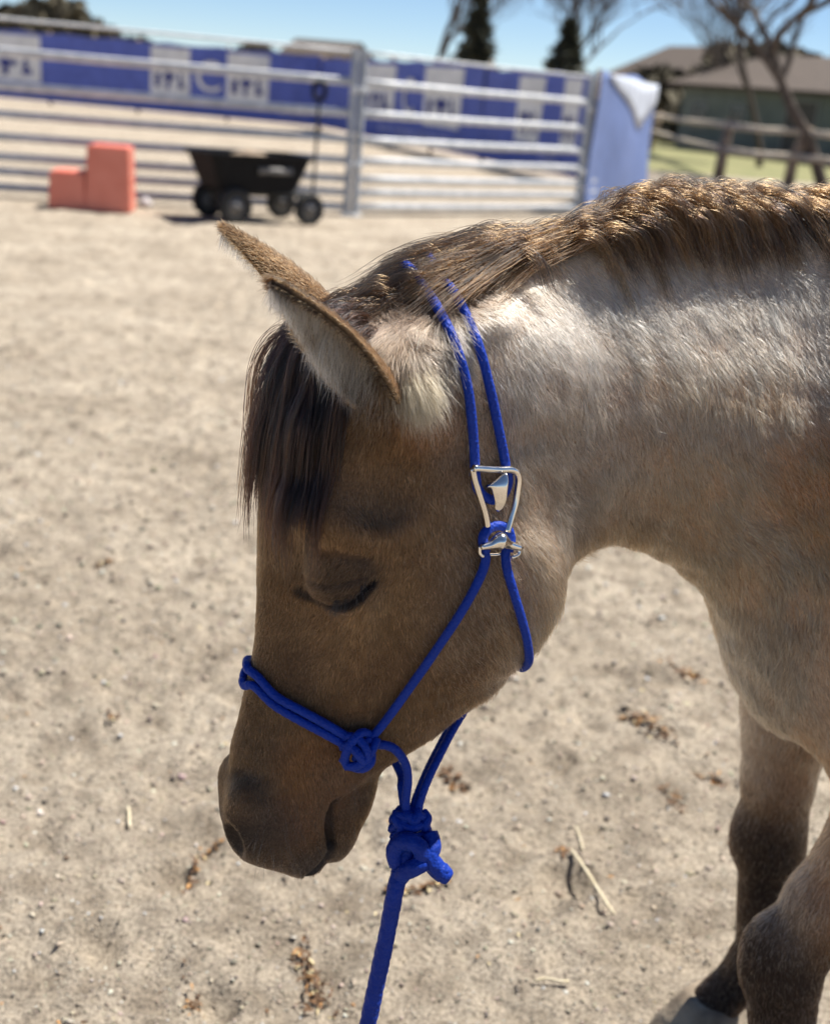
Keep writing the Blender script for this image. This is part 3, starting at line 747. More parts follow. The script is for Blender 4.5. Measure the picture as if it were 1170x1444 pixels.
if FUR:
    tri = np.concatenate([BQ[:, [0, 1, 2]], BQ[:, [0, 2, 3]]])
    A, B, Cc = BV[tri[:, 0]], BV[tri[:, 1]], BV[tri[:, 2]]
    area = .5 * np.linalg.norm(np.cross(B - A, Cc - A), axis=1); ctr = (A + B + Cc) / 3
    a, z, l = world_to_head(ctr); x = ctr[:, 0]
    lat = ctr[:, 1] - sag_y(x)
    near = np.where(x < .08, l < .02, lat < .03)
    dens = np.where(x < .45, np.where(near, .80e6, .22e6), .05e6)
    dens = np.where((x >= .45) & (x < .62) & near, .40e6, dens)
    dens = np.where((x > .38) & (z < .65) & (x < .68), .30e6, dens)
    dens *= 1 + .9 * ((z < .80) & (x < .15))                       # finer on the muzzle
    n = rng.poisson(area * dens)
    ti = np.repeat(np.arange(len(tri)), n); m = len(ti)
    u, v = rng.random(m), rng.random(m); s = u + v > 1; u[s] = 1 - u[s]; v[s] = 1 - v[s]
    P = A[ti] + (B[ti] - A[ti]) * u[:, None] + (Cc[ti] - A[ti]) * v[:, None]
    Nn = BN[tri[ti, 0]] * (1 - u - v)[:, None] + BN[tri[ti, 1]] * u[:, None] + BN[tri[ti, 2]] * v[:, None]
    Nn /= np.linalg.norm(Nn, axis=1)[:, None] + 1e-9
    # keep the eye slit, mouth and nostrils clear
    a, z, l = world_to_head(P)
    keep = np.ones(m, bool)
    keep &= ~((path_dist(a, z, slit) < .0025) & (np.abs(l) > .05) & (P[:, 0] < .1))
    keep &= ~((path_dist(a, z, MOUTH) < .003) & (P[:, 0] < .1))
    P, Nn = P[keep], Nn[keep]; m = len(P)
    L = fur_len(P) * (.6 + .6 * rng.random(m))
    fl = fur_flow(P, Nn) + .22 * rng.normal(size=(m, 3)); fl -= Nn * (fl * Nn).sum(1)[:, None]; fl /= np.linalg.norm(fl, axis=1)[:, None] + 1e-9
    lift = .16 + .13 * vnoise(P, 30) + .12 * rng.random(m) + .15 * sstep(.35, .5, P[:, 0] * 0 + L / .03)
    guard = rng.random(m) < .14; L = np.where(guard & (P[:, 0] > -.05), L * 1.3, L)
    k = 4; pts = np.zeros((m, k, 3))
    for i in range(k):
        t = i / (k - 1)
        pts[:, i] = P - Nn * .0004 + fl * (L * t)[:, None] + Nn * (L * lift * (1.5 * t - .95 * t * t))[:, None]
    base_r = np.where(P[:, 0] < .62, np.where(guard, .00026, .00016), .00045)
    rad = base_r[:, None] * np.array([1.0, .95, .7, .22])[None]
    cf = coat(P, Nn)
    var = np.exp(.34 * rng.normal(size=m) + .30 * vnoise(P, 120) + np.where(guard, .25, 0)); cf = cf * var[:, None]
    roan = rng.random(m) < .22 * sstep(-.02, .12, P[:, 0])
    cf[roan] = cf[roan] * .45 + np.array([.50, .43, .36]) * .55
    dk = rng.random(m) < .10; cf[dk] *= .4
    make_hair('coat_fur', pts, rad, np.clip(cf, .006, .9), M_FUR)
    print('fur strands', m)

# --- long hair: guides fall under gravity and slide over the body
def surf(p):
    r = BVH.find_nearest(Vector(p)); return np.array(r[0]), np.array(r[1])
def grow(p, d, length, steps, grav, off, stick=0.0, jit=.0):
    out = [np.array(p, float)]; d = np.array(d, float); d /= np.linalg.norm(d); h = length / steps
    for i in range(steps):
        d = d + np.array([0, 0, -grav]) * (h / .02) + jit * rng.normal(size=3)
        d /= np.linalg.norm(d); q = out[-1] + d * h
        s_, n_ = surf(q); dist = (q - s_) @ n_
        if dist < off:
            q = q + n_ * (off - dist); d = q - out[-1]; d /= np.linalg.norm(d) + 1e-9
        elif stick and dist < .08:
            q = q - n_ * (dist - off) * stick; d = q - out[-1]; d /= np.linalg.norm(d) + 1e-9
        out.append(q)
    return np.array(out)
def locks(guides, per, spread0, spread1, col_root_tip, rad, name, kpts=None, frizz=.002, mat=None):
    n = len(guides) * per; k = guides[0].shape[0]
    G = np.repeat(np.array(guides), per, 0)
    T = np.gradient(G, axis=1)
    t = np.linspace(0, 1, k)[None, :, None]
    off = rng.normal(size=(n, 1, 3))
    off2 = rng.normal(size=(n, 1, 3))
    sp = spread0 + (spread1 - spread0) * t
    pts = G + off * sp + off2 * (frizz * np.sin(t * 9 + rng.random((n, 1, 1)) * 6) * t)
    # uneven ends
    cut = .72 + .28 * rng.random((n, 1, 1)); tt = np.linspace(0, 1, k)[None, :, None] * cut * (k - 1)
    i0 = np.clip(np.floor(tt).astype(int)[..., 0], 0, k - 2); f = tt - i0[..., None]
    idx = np.arange(n)[:, None]
    pts = pts[idx, i0] * (1 - f) + pts[idx, i0 + 1] * f
    w = rng.random((n, 1)); lockc = np.repeat(rng.random((len(guides), 1)), per, 0)
    mix = np.clip(.45 * w + .55 * lockc + .15 * rng.normal(size=(n, 1)), 0, 1) ** 1.8
    c0, c1 = col_root_tip; col = np.array(c0)[None] * (1 - mix) + np.array(c1)[None] * mix
    col *= np.exp(.25 * rng.normal(size=(n, 1)))
    r = rad * (.7 + .6 * rng.random((n, 1))) * np.array([1] * (k - 3) + [.85, .6, .2])[None]
    return make_hair(name, pts, r, np.clip(col, .005, .9), mat or M_LONG)
if FUR:
    gs = []; gs2 = []
    for i in range(620):
        x = rng.uniform(-.06, .75) if i < 440 else rng.uniform(-.02, .28)
        yo = rng.uniform(-.022, .016); zt = float(smooth_interp(np.array([x]), NX, NT, .02)[0])
        s_, n_ = surf((x, float(sag_y(np.array([x]))[0]) + yo, zt))
        tx = np.tanh((x - .17 + .055 * rng.normal()) / .06)                       # parts: forward towards the poll, backward behind it
        _e = np.array([x - .01, x + .01]); _y = sag_y(_e); _z = smooth_interp(_e, NX, NT, .02); sl = np.array([1, (_y[1] - _y[0]) / .02, (_z[1] - _z[0]) / .02]); sl /= np.linalg.norm(sl)
        latn = np.array([sl[1], -sl[0], 0])
        if tx < 0:
            d = -sl + latn * (.03 + .07 * rng.normal()) + np.array([0, 0, .05 + .04 * rng.normal()]); L = rng.uniform(.10, .19) if x > .06 else rng.uniform(.05, .09); g = .05
        else:
            d = sl * (.55 + .3 * tx) + np.array([0, 0, .28]) + latn * (.46 + .15 * rng.normal()); L = rng.uniform(.08, .125); g = .42
        d = d + .07 * rng.normal(size=3)
        if rng.random() < .25: d = d - latn * .8
        g_ = grow(s_, d, L, 11, g * rng.uniform(.8, 1.25), .003 + (.006 if x < .05 else .016 if x < .25 else .012) * rng.random(), stick=.45 if tx < 0 else .22, jit=.03)
        gs.append(g_)
    locks(gs, 34, .0035, .0045, ((.005, .0035, .003), (.12, .058, .021)), .00020, 'mane', frizz=.0018)  # lighter strand tone raised: sunlit golden highlights put into the mane colour
    # forelock
    gf = []
    for i in range(115):
        aa = rng.uniform(.085, .15); ll = rng.uniform(-.055, .025)
        s_, n_ = surf(head_to_world(aa, 1.16, ll))
        d = np.array([HD[0] * .22, HD[1] * .22, -1.0]) + n_ * .02 + .7 * np.array([HN[0], HN[1], 0]) * (ll * 6 - .30 + .2 * rng.normal())
        gf.append(grow(s_, d, rng.uniform(.09, .235), 15, .95 * rng.uniform(.7, 1.3), .003 + .013 * rng.random() ** 2, stick=.10, jit=.065))
    locks(gf, 46, .0032, .0028, ((.0035, .0022, .0018), (.030, .013, .006)), .00019, 'forelock', frizz=.002)
    # fluff in and behind the near ear, fringe on both ears
    pe, le, ce, de = [], [], [], []
    for Oo, Oi, nrm, side in EARS:
        upj = 1 if Oo[10, -1, 2] > Oo[10, 0, 2] else -1
        nu, nv, _ = Oo.shape; ax = Oo[-1].mean(0) - Oo[0].mean(0); ax /= np.linalg.norm(ax)
        for q in range(9000):
            i = rng.integers(0, nu - 1); j = rng.integers(0, nv - 1); f, g = rng.random(2)
            inner = rng.random() < .5; S = Oi if inner else Oo
            p = (S[i, j] * (1 - f) + S[i + 1, j] * f) * (1 - g) + (S[i, j + 1] * (1 - f) + S[i + 1, j + 1] * f) * g
            nn = nrm[i, j] * (1 if inner else -1); js = ((j + g) / (nv - 1) * 2 - 1) * upj; jn = abs(js); tt = (i + f) / (nu - 1)
            if inner:
                d = ax * .25 + nn * .55 + np.array([.1, 0, -.75]) + .25 * rng.normal(size=3); L = (.020 if tt < .6 else .010) * (.5 + rng.random()) * (1 - .5 * sstep(.6, .9, jn))
                c = np.array([.64, .53, .40]) * (.6 + .6 * rng.random()) if rng.random() > .12 else np.array([.10, .06, .035])
                if js > .38: c = np.array([.016, .010, .008]); L = .007; d = ax * .8 + nn * .3 + .2 * rng.normal(size=3)
                if js > .90: c = np.array([.15, .085, .04])
            else:
                d = ax * 1.0 + nn * .30 + .2 * rng.normal(size=3); L = .009 * (.5 + rng.random())
                c = (np.array([.095, .050, .022]) * (1 - .6 * sstep(.6, .95, tt))) * np.exp(.35 * rng.normal())
                if jn > .93: c = np.array([.20, .12, .055])
            d /= np.linalg.norm(d); pe.append(p); de.append(d); le.append(L); ce.append(c)
    for q in range(3600):                                   # pale tuft behind the near ear
        aa = .055 + .016 * rng.normal(); zz = 1.132 + .018 * rng.normal()
        s_, n_ = surf(head_to_world(aa, zz, -.14))
        d = np.array([.30, -.1, -.75]) + n_ * .42 + .2 * rng.normal(size=3); d /= np.linalg.norm(d)
        pe.append(s_); de.append(d); le.append(.024 * (.4 + .8 * rng.random())); ce.append(np.array([.42, .29, .165]) * (.5 + .7 * rng.random()))
    pe, de, le, ce = map(np.array, (pe, de, le, ce)); k = 5; pts = np.zeros((len(pe), k, 3))
    bend = np.array([0, 0, -1.0])[None] * .35
    for i in range(k):
        t = i / (k - 1); pts[:, i] = pe + de * (le * t)[:, None] + bend * (le * t * t)[:, None]
    make_hair('ear_fluff', pts, .00018 * np.ones((len(pe), 1)) * np.array([1, 1, .9, .6, .2])[None], np.clip(ce, .006, .9), M_FUR)
    # eyelashes
    pl = []
    for sgn in (-1, 1):
        for q in range(90):
            u = rng.random() * (len(slit) - 1.01); i = int(u); f = u - i
            aa = slit[i][0] * (1 - f) + slit[i + 1][0] * f; zz = slit[i][1] * (1 - f) + slit[i + 1][1] * f + .0025
            s_, n_ = surf(head_to_world(aa, zz, sgn * .12))
            d = n_ * .55 + np.array([HD[0] * .25, HD[1] * .25, -.8]) + .2 * rng.normal(size=3); d /= np.linalg.norm(d); L = .013 * (.5 + .8 * rng.random())
            pl.append([s_ + d * L * t + n_ * (L * .3 * t * t) for t in (0, .33, .66, 1)])
    pl = np.array(pl); make_hair('eyelash', pl, .00016 * np.ones((len(pl), 1)) * np.array([1, .9, .7, .2])[None], np.full((len(pl), 3), .012), M_LONG)
if FUR:      # whiskers on lips, chin and nose
    wl = []
    for q in range(150):
        aa = rng.uniform(.05, .19); zz = rng.uniform(.60, .70) if aa > .1 else rng.uniform(.61, .72)
        s_, n_ = surf(head_to_world(aa, zz, rng.choice((-1, 1)) * .1)); d = n_ + np.array([0, 0, -.5]) + .3 * rng.normal(size=3); d /= np.linalg.norm(d); L = rng.uniform(.008, .028)
        wl.append([s_ + d * L * t + np.array([0, 0, -.35 * L * t * t]) for t in (0, .33, .66, 1)])
    wl = np.array(wl); make_hair('whisker', wl, .00011 * np.ones((len(wl), 1)) * np.array([1, .9, .7, .3])[None], np.full((len(wl), 3), .05), M_LONG)
# tail
if FUR:
    gt = []
    for i in range(60):
        p = np.array([1.60 + .02 * rng.normal(), YM + .02 * rng.normal(), 1.14 + .03 * rng.normal()])
        gt.append(grow(p, (.8, .15 * rng.normal(), .1), rng.uniform(.6, .85), 15, .30, .01, jit=.03))
    locks(gt, 25, .006, .012, ((.012, .008, .006), (.10, .06, .035)), .0005, 'tail')
# ------------------------------------------------------------------ HALTER AND LEAD ROPE
def rope_material(name, c, stitch=420):
    m, nt, p = newmat(name); L = nt.links.new
    tc = nt.nodes.new('ShaderNodeTexCoord')
    w1 = nt.nodes.new('ShaderNodeTexVoronoi'); w1.inputs['Scale'].default_value = stitch; L(tc.outputs['Object'], w1.inputs['Vector'])
    no = nt.nodes.new('ShaderNodeTexNoise'); no.inputs['Scale'].default_value = 60; L(tc.outputs['Object'], no.inputs['Vector'])
    cr = nt.nodes.new('ShaderNodeValToRGB'); cr.color_ramp.elements[0].color = (c[0] * .7, c[1] * .7, c[2] * .75, 1); cr.color_ramp.elements[1].color = (c[0] * 1.2, c[1] * 1.2, c[2] * 1.15, 1)
    L(no.outputs[0], cr.inputs[0]); L(cr.outputs[0], p.inputs['Base Color'])
    b = nt.nodes.new('ShaderNodeBump'); b.inputs['Strength'].default_value = .55; b.inputs['Distance'].default_value = .0012; b.invert = True
    L(w1.outputs['Distance'], b.inputs['Height']); L(b.outputs[0], p.inputs['Normal'])
    p.inputs['Roughness'].default_value = .55; p.inputs['Specular IOR Level'].default_value = .25; p.inputs['Sheen Weight'].default_value = .03
    return m
M_ROPE = rope_material('blue_cord', (.0004, .030, .30)); 
M_LEAD = rope_material('blue_lead_rope', (.0004, .027, .27), 300)
def metal(name, c, r):
    m, nt, p = newmat(name); p.inputs['Base Color'].default_value = (*c, 1); p.inputs['Metallic'].default_value = 1
    tc = nt.nodes.new('ShaderNodeTexCoord'); no = nt.nodes.new('ShaderNodeTexNoise'); no.inputs['Scale'].default_value = 90; nt.links.new(tc.outputs['Object'], no.inputs['Vector'])
    mr = nt.nodes.new('ShaderNodeMapRange'); mr.inputs[3].default_value = r * .7; mr.inputs[4].default_value = r * 1.5; nt.links.new(no.outputs[0], mr.inputs[0]); nt.links.new(mr.outputs[0], p.inputs['Roughness'])
    return m
M_STEEL = metal('polished_nickel', (.78, .74, .68), .16)
def hit(px, py, off):
    """where the sight line through a pixel meets the coat, lifted off the skin"""
    d = Vector(ray(px, py)).normalized(); r = BVH.ray_cast(Vector(CAM), d)
    if r[0] is None:
        r = BVH.find_nearest(Vector(on_y(px, py, 1.06)))
    return np.array(r[0]) + np.array(r[1]) * off
def mirror(p):
    a, z, l = world_to_head(np.array(p)); return head_to_world(a, z, -l)
def skin(p, off):
    s_, n_ = surf(p); return s_ + n_ * off
halter = empty('rope_halter', tuple(head_to_world(.08, .8, 0)))
tag(halter, 'blue rope halter with silver buckle worn on the horse head', 'halter')
def braid_geo(P, r):
    """a cord whose surface shows the plait of its cover"""
    sl = np.concatenate([[0], np.cumsum(np.linalg.norm(np.diff(P, axis=0), axis=1))]); step = r * .16; m = max(8, int(sl[-1] / step)); n = 20
    t = np.linspace(0, sl[-1], m); Q = np.stack([np.interp(t, sl, P[:, k]) for k in range(3)], 1)
    for _ in range(3): Q[1:-1] = .25 * Q[:-2] + .5 * Q[1:-1] + .25 * Q[2:]
    V, Fc = tube_geo(Q, r, n); V = np.array(V).reshape(m, n, 3); C0 = V.mean(1, keepdims=True)
    th = np.arange(n) / n * 2 * math.pi; k_ = 2 * math.pi / (r * 2.1)
    A = np.abs(np.sin(1.5 * th[None] * 2 + k_ * t[:, None] * .5)); B = np.abs(np.sin(1.5 * th[None] * 2 - k_ * t[:, None] * .5))
    w = .84 + .20 * np.maximum(A, B) + .03 * np.sin(t / .013)[:, None] * np.sin(t / .031 + 1)[:, None]
    return list((C0 + (V - C0) * w[..., None]).reshape(-1, 3)), Fc
def cord(name, pts, r, mat=None, parent=None, per=7, n=12, braid=True):
    P = catmull(pts, per)
    if mat is M_STEEL: v, f = tube_geo(P, r, n)
    else: v, f = braid_geo(P, r)
    o = link_mesh(name, v, f, mat or M_ROPE); return rel(o, parent or halter)
CR = .0043; OF = .0075
# crown ropes: over the poll and down the far side
def crown(px, xtop):
    near = [hit(x, y, OF) for x, y in px]
    up = near[0]; far = [skin(mirror(p), OF) for p in near[::-1]]
    top = []
    for t in np.linspace(0, 1, 7)[1:-1]:
        p = up * (1 - t) + far[-1] * t
        h_ = BVH.ray_cast(Vector((p[0], p[1], 1.6)), Vector((0, 0, -1))); top.append(np.array(h_[0]) + np.array([0, 0, OF - .004]))
    return far + top[::-1] + near
c1 = [(592, 402), (612, 430), (634, 480), (650, 540), (659, 600), (662, 645), (662, 668)]
c2 = [(622, 402), (645, 432), (668, 485), (684, 545), (696, 600), (704, 645), (707, 668)]
cord('crown_rope', crown(c1, 0), CR); cord('crown_rope', crown(c2, 0), CR)
# bottom bight of the crown rope hooked over the buckle tongue
cord('crown_loop', [hit(x, y, OF + .001) for x, y in [(662, 662), (665, 685), (676, 698), (690, 702), (702, 694), (708, 678), (707, 662)]], CR)
# cheek ropes hang from the buckle
cord('cheek_rope', [hit(x, y, OF) for x, y in [(677, 770), (679, 790), (668, 820), (645, 862), (610, 915), (570, 970), (535, 1018), (515, 1040)]], CR)
cord('throat_rope', [hit(x, y, OF) for x, y in [(707, 770), (708, 795), (718, 830), (730, 870), (737, 900), (738, 925)]] + [skin(head_to_world(-.088, .815, l), OF) for l in (-.03, 0, .03)] + [skin(mirror(hit(737, 900, OF)), OF), skin(mirror(hit(707, 790, OF)), OF)], CR)
far_cheek = [skin(mirror(hit(x, y, OF)), OF) for x, y in [(690, 700), (677, 770), (668, 820), (645, 862), (610, 915), (570, 970), (535, 1018), (515, 1040)]]
cord('cheek_rope', far_cheek, CR)
# collar loop through the lower ring
cord('collar_loop', [hit(x, y, OF + .003) for x, y in [(677, 775), (672, 755), (680, 742), (692, 738), (705, 743), (711, 757), (708, 776)]], CR * 1.05)
# noseband: two cords round the nose
def nose(px, dz):
    near = [hit(x, y, OF - (.003 if i_ == 0 else 0)) for i_, (x, y) in enumerate(px)]; P0 = near[0]
    a0, z0, l0 = world_to_head(near[0]); far = [skin(mirror(p), OF) for p in near]
    front = [skin(head_to_world(a0 + .05, z0 + dz, l), OF - .0035) for l in (-.020, -.010, 0, .010, .020)]
    return near[::-1] + front + far
nb1 = [(366, 952), (392, 978), (430, 1000), (462, 1018), (490, 1035)]
nb2 = [(362, 966), (388, 990), (425, 1012), (458, 1030), (488, 1047)]
cord('noseband', nose(nb1, .010), CR); cord('noseband', nose(nb2, .003), CR)
# side knot: crossing wraps
def knot(centre, ex, ey, ez, r, wraps, name, parent=None, mat=None):
    centre = np.array(centre)
    for (pts) in wraps:
        cord(name, [centre + ex * u + ey * v + ez * w for u, v, w in pts], r, parent=parent, per=6, mat=mat)
def screen_axes(p):
    n_ = np.array(CAM) - np.array(p); n_ /= np.linalg.norm(n_); return cright, cup, n_
for side in (0, 1):
    kc = hit(502, 1050, OF + .003)
    if side: kc = mirror(kc); ex, ey, ez = -np.array([HD[0], HD[1], 0]), np.array([0, 0, 1.0]), np.array([HN[0], HN[1], 0])
    else: ex, ey, ez = screen_axes(kc)
    q = .00128
    knot(kc, ex * q, ey * q, ez * q, CR * .98, [
        [(-13, 7, -2), (-8, 10, 3), (0, 8, 7), (6, 0, 8), (7, -8, 5), (3, -12, 0)],
        [(-12, -6, 0), (-7, -12, 4), (1, -11, 7), (8, -4, 6), (12, 3, 3), (14, 8, -1)],
        [(8, 12, -1), (3, 13, 5), (-3, 8, 9), (-8, 0, 9), (-10, -7, 5), (-8, -13, 0)],
        [(-4, -13, -1), (3, -14, 4), (9, -10, 4), (10, -3, 1)],
        [(-9, 9, 0), (-2, 4, 4), (4, -2, 4), (8, -9, 0)], [(-10, 0, 0), (-3, 1, 3), (3, 4, 3), (9, 8, 0)], [(-2, -8, 2), (0, 0, 4), (-2, 7, 2)],
        [(-12, 2, 0), (-7, 3, 7), (-1, -2, 10), (3, -8, 8), (4, -13, 2)]], 'nose_knot')
# lower ropes from side knots to the fiador knot under the chin
KN = on_y(578, 1168, 1.035)
sA = hit(516, 1050, OF)
near_tail = [sA, on_y(535, 1050, 1.030), on_y(556, 1056, 1.032), on_y(571, 1076, 1.033), on_y(575, 1100, 1.034), on_y(572, 1130, 1.035), KN + np.array([-.003, 0, .006])]
cord('chin_rope', near_tail, CR)
far_tail = [mirror(sA), mirror(sA) + np.array([.03, -.01, -.02]), on_y(562, 1085, 1.075), on_y(566, 1110, 1.055), on_y(570, 1140, 1.042), KN + np.array([-.006, .006, .006])]
cord('chin_rope', far_tail, CR)
cord('fiador_rope', [on_y(662, 990, 1.125), on_y(641, 1024, 1.10), on_y(622, 1060, 1.075), on_y(605, 1095, 1.055), on_y(592, 1130, 1.042), KN + np.array([.006, 0, .008])], CR)
cord('fiador_rope', [on_y(652, 998, 1.14), on_y(631, 1032, 1.115), on_y(612, 1068, 1.085), on_y(597, 1100, 1.06), on_y(585, 1132, 1.045), KN + np.array([.002, .006, .008])], CR)
ex, ey, ez = screen_axes(KN); q = .0011
knot(KN, ex * q, ey * q, ez * q, CR * 1.02, [
    [(-16, 8, 0), (-10, 12, 7), (0, 9, 11), (9, 11, 8), (15, 6, 2), (12, -1, -6), (0, -3, -9), (-12, 1, -6), (-16, 8, 0)],
    [(-17, 0, 2), (-9, 3, 9), (2, 0, 12), (12, 3, 8), (16, -3, 1), (8, -8, -7), (-8, -8, -7), (-17, 0, 2)],
    [(-15, -7, 3), (-6, -5, 10), (5, -8, 11), (14, -6, 5), (13, -12, -3), (0, -14, -8), (-12, -12, -4), (-15, -7, 3)],
    [(-12, 15, 2), (-13, 8, 8), (-8, 0, 11), (-11, -8, 8), (-9, -14, 2)],
    [(12, 15, 0), (16, 9, 5), (13, 2, 9), (16, -5, 6), (13, -12, 1)],
    [(-6, 16, 3), (-2, 12, 10), (4, 6, 12), (7, 13, 8), (5, 18, 1)],
    [(-4, 19, -2), (2, 14, 4), (-5, 6, 9), (-12, 12, 4), (-8, 18, -2)]], 'fiador_knot')
# nickel buckle: upper bar, side rods, hook tongue, lower clip
def rod(pts, r, name, parent, per=6, n=12): return cord(name, pts, r, M_STEEL, parent, per, n)
BO = OF + .006
bk = rod([hit(x, y, BO) for x, y in [(655, 656), (670, 657), (690, 658), (706, 658), (714, 662), (717, 670), (716, 684), (713, 705), (708, 726), (703, 748)]], .0034, 'buckle_frame', halter)
rod([hit(x, y, BO - .003) for x, y in [(656, 657), (660, 675), (668, 700), (675, 722), (680, 748)]], .0030, 'buckle_frame', halter)
def plate_geo(P, wid, thick, n=18):
    P = np.array(P); T = np.gradient(P, axis=0); T /= np.linalg.norm(T, axis=1)[:, None]; V = []
    view = CAM - P.mean(0); view /= np.linalg.norm(view)
    for i in range(len(P)):
        S = np.cross(T[i], view); S /= np.linalg.norm(S); Nv = np.cross(S, T[i])
        for k in range(n):
            t = k / n * 2 * math.pi; c_, s_ = math.cos(t), math.sin(t)
            V.append(P[i] + S * wid[i] * math.copysign(abs(c_) ** .6, c_) + Nv * thick[i] * math.copysign(abs(s_) ** .6, s_))
    m = len(P); Fc = [(i * n + k, i * n + (k + 1) % n, (i + 1) * n + (k + 1) % n, (i + 1) * n + k) for i in range(m - 1) for k in range(n)]
    return V, Fc + [tuple(range(n - 1, -1, -1)), tuple((m - 1) * n + k for k in range(n))]
tg = [hit(x, y, BO + o_) for x, y, o_ in [(685, 670, .001), (685.5, 676, .005), (686, 686, .006), (686.5, 700, .006), (686, 714, .002)]]
Pt = catmull(tg, 6); tt_ = np.linspace(0, 1, len(Pt))
v, f = plate_geo(Pt, np.interp(tt_, [0, .1, .35, .7, .92, 1], [.0108, .0112, .0078, .0056, .0036, .0018]), np.interp(tt_, [0, .1, .5, 1], [.0012, .0028, .0032, .0014])); rel(link_mesh('buckle_tongue', v, f, M_STEEL), halter)
cp = catmull([hit(x, y, BO + .004) for x, y in [(665, 765), (678, 763), (691, 759), (704, 765), (720, 771)]], 6)
rr = np.interp(np.linspace(0, 1, len(cp)), [0, .25, .5, .75, 1], [.0026, .0042, .0088, .0042, .0026]); v, f = tube_geo(cp, rr, 14); rel(link_mesh('buckle_clip', v, f, M_STEEL), halter)
rod([hit(x, y, BO + .001) for x, y in [(719, 771), (719, 779), (710, 783)]] , .0018, 'buckle_clip', halter)
rod([hit(x, y, OF - .002) for x, y in [(682, 780), (692, 781), (703, 780)]], .0015, 'buckle_clip', halter)
rod([hit(x, y, BO) for x, y in [(666, 765), (667, 775), (672, 780)]], .0016, 'buckle_clip', halter)
# lead rope
lead = empty('lead_rope', tuple(KN + np.array([0, 0, -.05])))
tag(lead, 'thick blue lead rope knotted to the halter and hanging below the chin', 'lead rope')
lp = [on_y(586, 1178, 1.03), on_y(576, 1200, 1.020), on_y(563, 1232, 1.012), on_y(556, 1262, 1.005), on_y(545, 1320, 1.0), on_y(530, 1390, .995), on_y(514, 1462, .985)]
lp += [lp[-1] + np.array(d) for d in ((-.02, -.06, -.08), (-.03, -.14, -.19), (-.02, -.23, -.30), (.05, -.36, -.40))]
lp[-1][2] = max(.02, lp[-1][2]); lp += [np.array([.18, .32, .014]), np.array([.42, .30, .014])]
cord('rope_strand', lp, .0086, M_LEAD, lead, per=10, n=16)
LK = on_y(583, 1198, 1.022); ex, ey, ez = screen_axes(LK)
knot(LK, ex * q, ey * q, ez * q, .0088, [
    [(-14, -14, 2), (-17, -2, 4), (-11, 7, 10), (0, 6, 15), (8, -2, 14), (6, -12, 8), (-4, -18, 4), (-12, -18, 0)],
    [(12, 12, -4), (15, 2, 4), (12, -8, 9), (3, -15, 13), (-8, -20, 8), (-13, -26, 0)],
    [(-10, 4, -8), (2, 8, -12), (14, 4, -6), (14, -8, -2), (20, -17, 4), (27, -23, 6)],
    [(14, 14, 2), (17, 4, 7), (14, -6, 11), (19, -14, 10), (27, -22, 9)]], 'lead_knot', lead, M_LEAD)
v, f = tube_geo([LK + ex * 24 * q + ey * -19 * q + ez * 8 * q, LK + ex * 30 * q + ey * -24.5 * q + ez * 8 * q, LK + ex * 32 * q + ey * -26 * q + ez * 8 * q], [.0098, .0085, .007], 14)
rel(link_mesh('whipped_end', v, f, M_LEAD), lead)
# ------------------------------------------------------------------ BACKGROUND: round pen, banners, trees, houses
M_GALV = mat_noise('galvanised_steel', (.44, .46, .48), (.62, .63, .64), 9, .55, .25, bump=.08, bscale=40)
M_GALVD = mat_noise('darker_galvanised_post', (.30, .33, .37), (.42, .45, .49), 9, .6, .2, bump=.08, bscale=40)  # posts a darker, bluer grey than the rails
def v3(p): return Vector((float(p[0]), float(p[1]), float(p[2])))
RAIL_H = (.095, .245, .385, .575, .785, 1.05, 1.36, 1.655)
def corral_panel(A, B, label, gap=.05):
    A, B = np.array(A[:2]), np.array(B[:2]); d = B - A; Lg = np.linalg.norm(d); an = math.atan2(d[1], d[0])
    root = empty('corral_panel', (A[0], A[1], 0), an); tag(root, label, 'corral panel', 'galvanised pipe panels of the round pen')
    x0, x1 = gap, Lg - gap
    for i, h in enumerate(RAIL_H):
        r = .016 if i == 7 else .031
        m = MB(); V, Fc = tube_geo([(x0, 0, 0), (x0 + .5, 0, 0), ((x0 + x1) / 2, 0, -.004), (x1 - .5, 0, 0), (x1, 0, 0)], r, 12)
        o = link_mesh('rail', [(v[0], v[1] * .8, v[2] * (1.3 if i < 7 else 1) + h) for v in V], Fc, M_GALV, root)
    for x in (x0, x1):
        MB().tube([(x, 0, -.02), (x, 0, .02), (x, 0, 1.2), (x, 0, 1.68), (x, 0, 1.685)], .038, 14).build('post', M_GALVD, root)
        MB().box(x - .07, x + .07, -.06, .06, 0.004, .02, bev=.004).build('foot', M_GALV, root)
        for h in (.5, 1.25): MB().box(x - .045, x + .045, -.040, -.028, h, h + .06, bev=.004).build('pin_bracket', M_GALV, root)
    return root
PJ = ground(494, 305)[:2]; PLd = ground(0, 277)[:2] - PJ; PLd = PLd / np.linalg.norm(PLd)
P1 = PJ + PLd * 5.0
rot = lambda v, a: np.array([v[0] * math.cos(a) - v[1] * math.sin(a), v[0] * math.sin(a) + v[1] * math.cos(a)])
P2 = P1 + rot(PLd, math.radians(9)) * 3.05; P3 = P2 + rot(PLd, math.radians(18)) * 3.05
PC = ground(814, 303)[:2]
corral_panel(P1, PJ, 'galvanised pipe corral panel behind the garden cart and mounting block')
corral_panel(P2, P1, 'galvanised pipe corral panel running on past the mounting block')
corral_panel(P3, P2, 'galvanised pipe corral panel at the outer end of the pen')
corral_panel(PJ, PC, 'long galvanised pipe panel angling back towards the blue tarpaulin')
PE = ground(897, 268)[:2]
corral_panel(PC, PE, 'pipe panel covered by the blue tarpaulin')

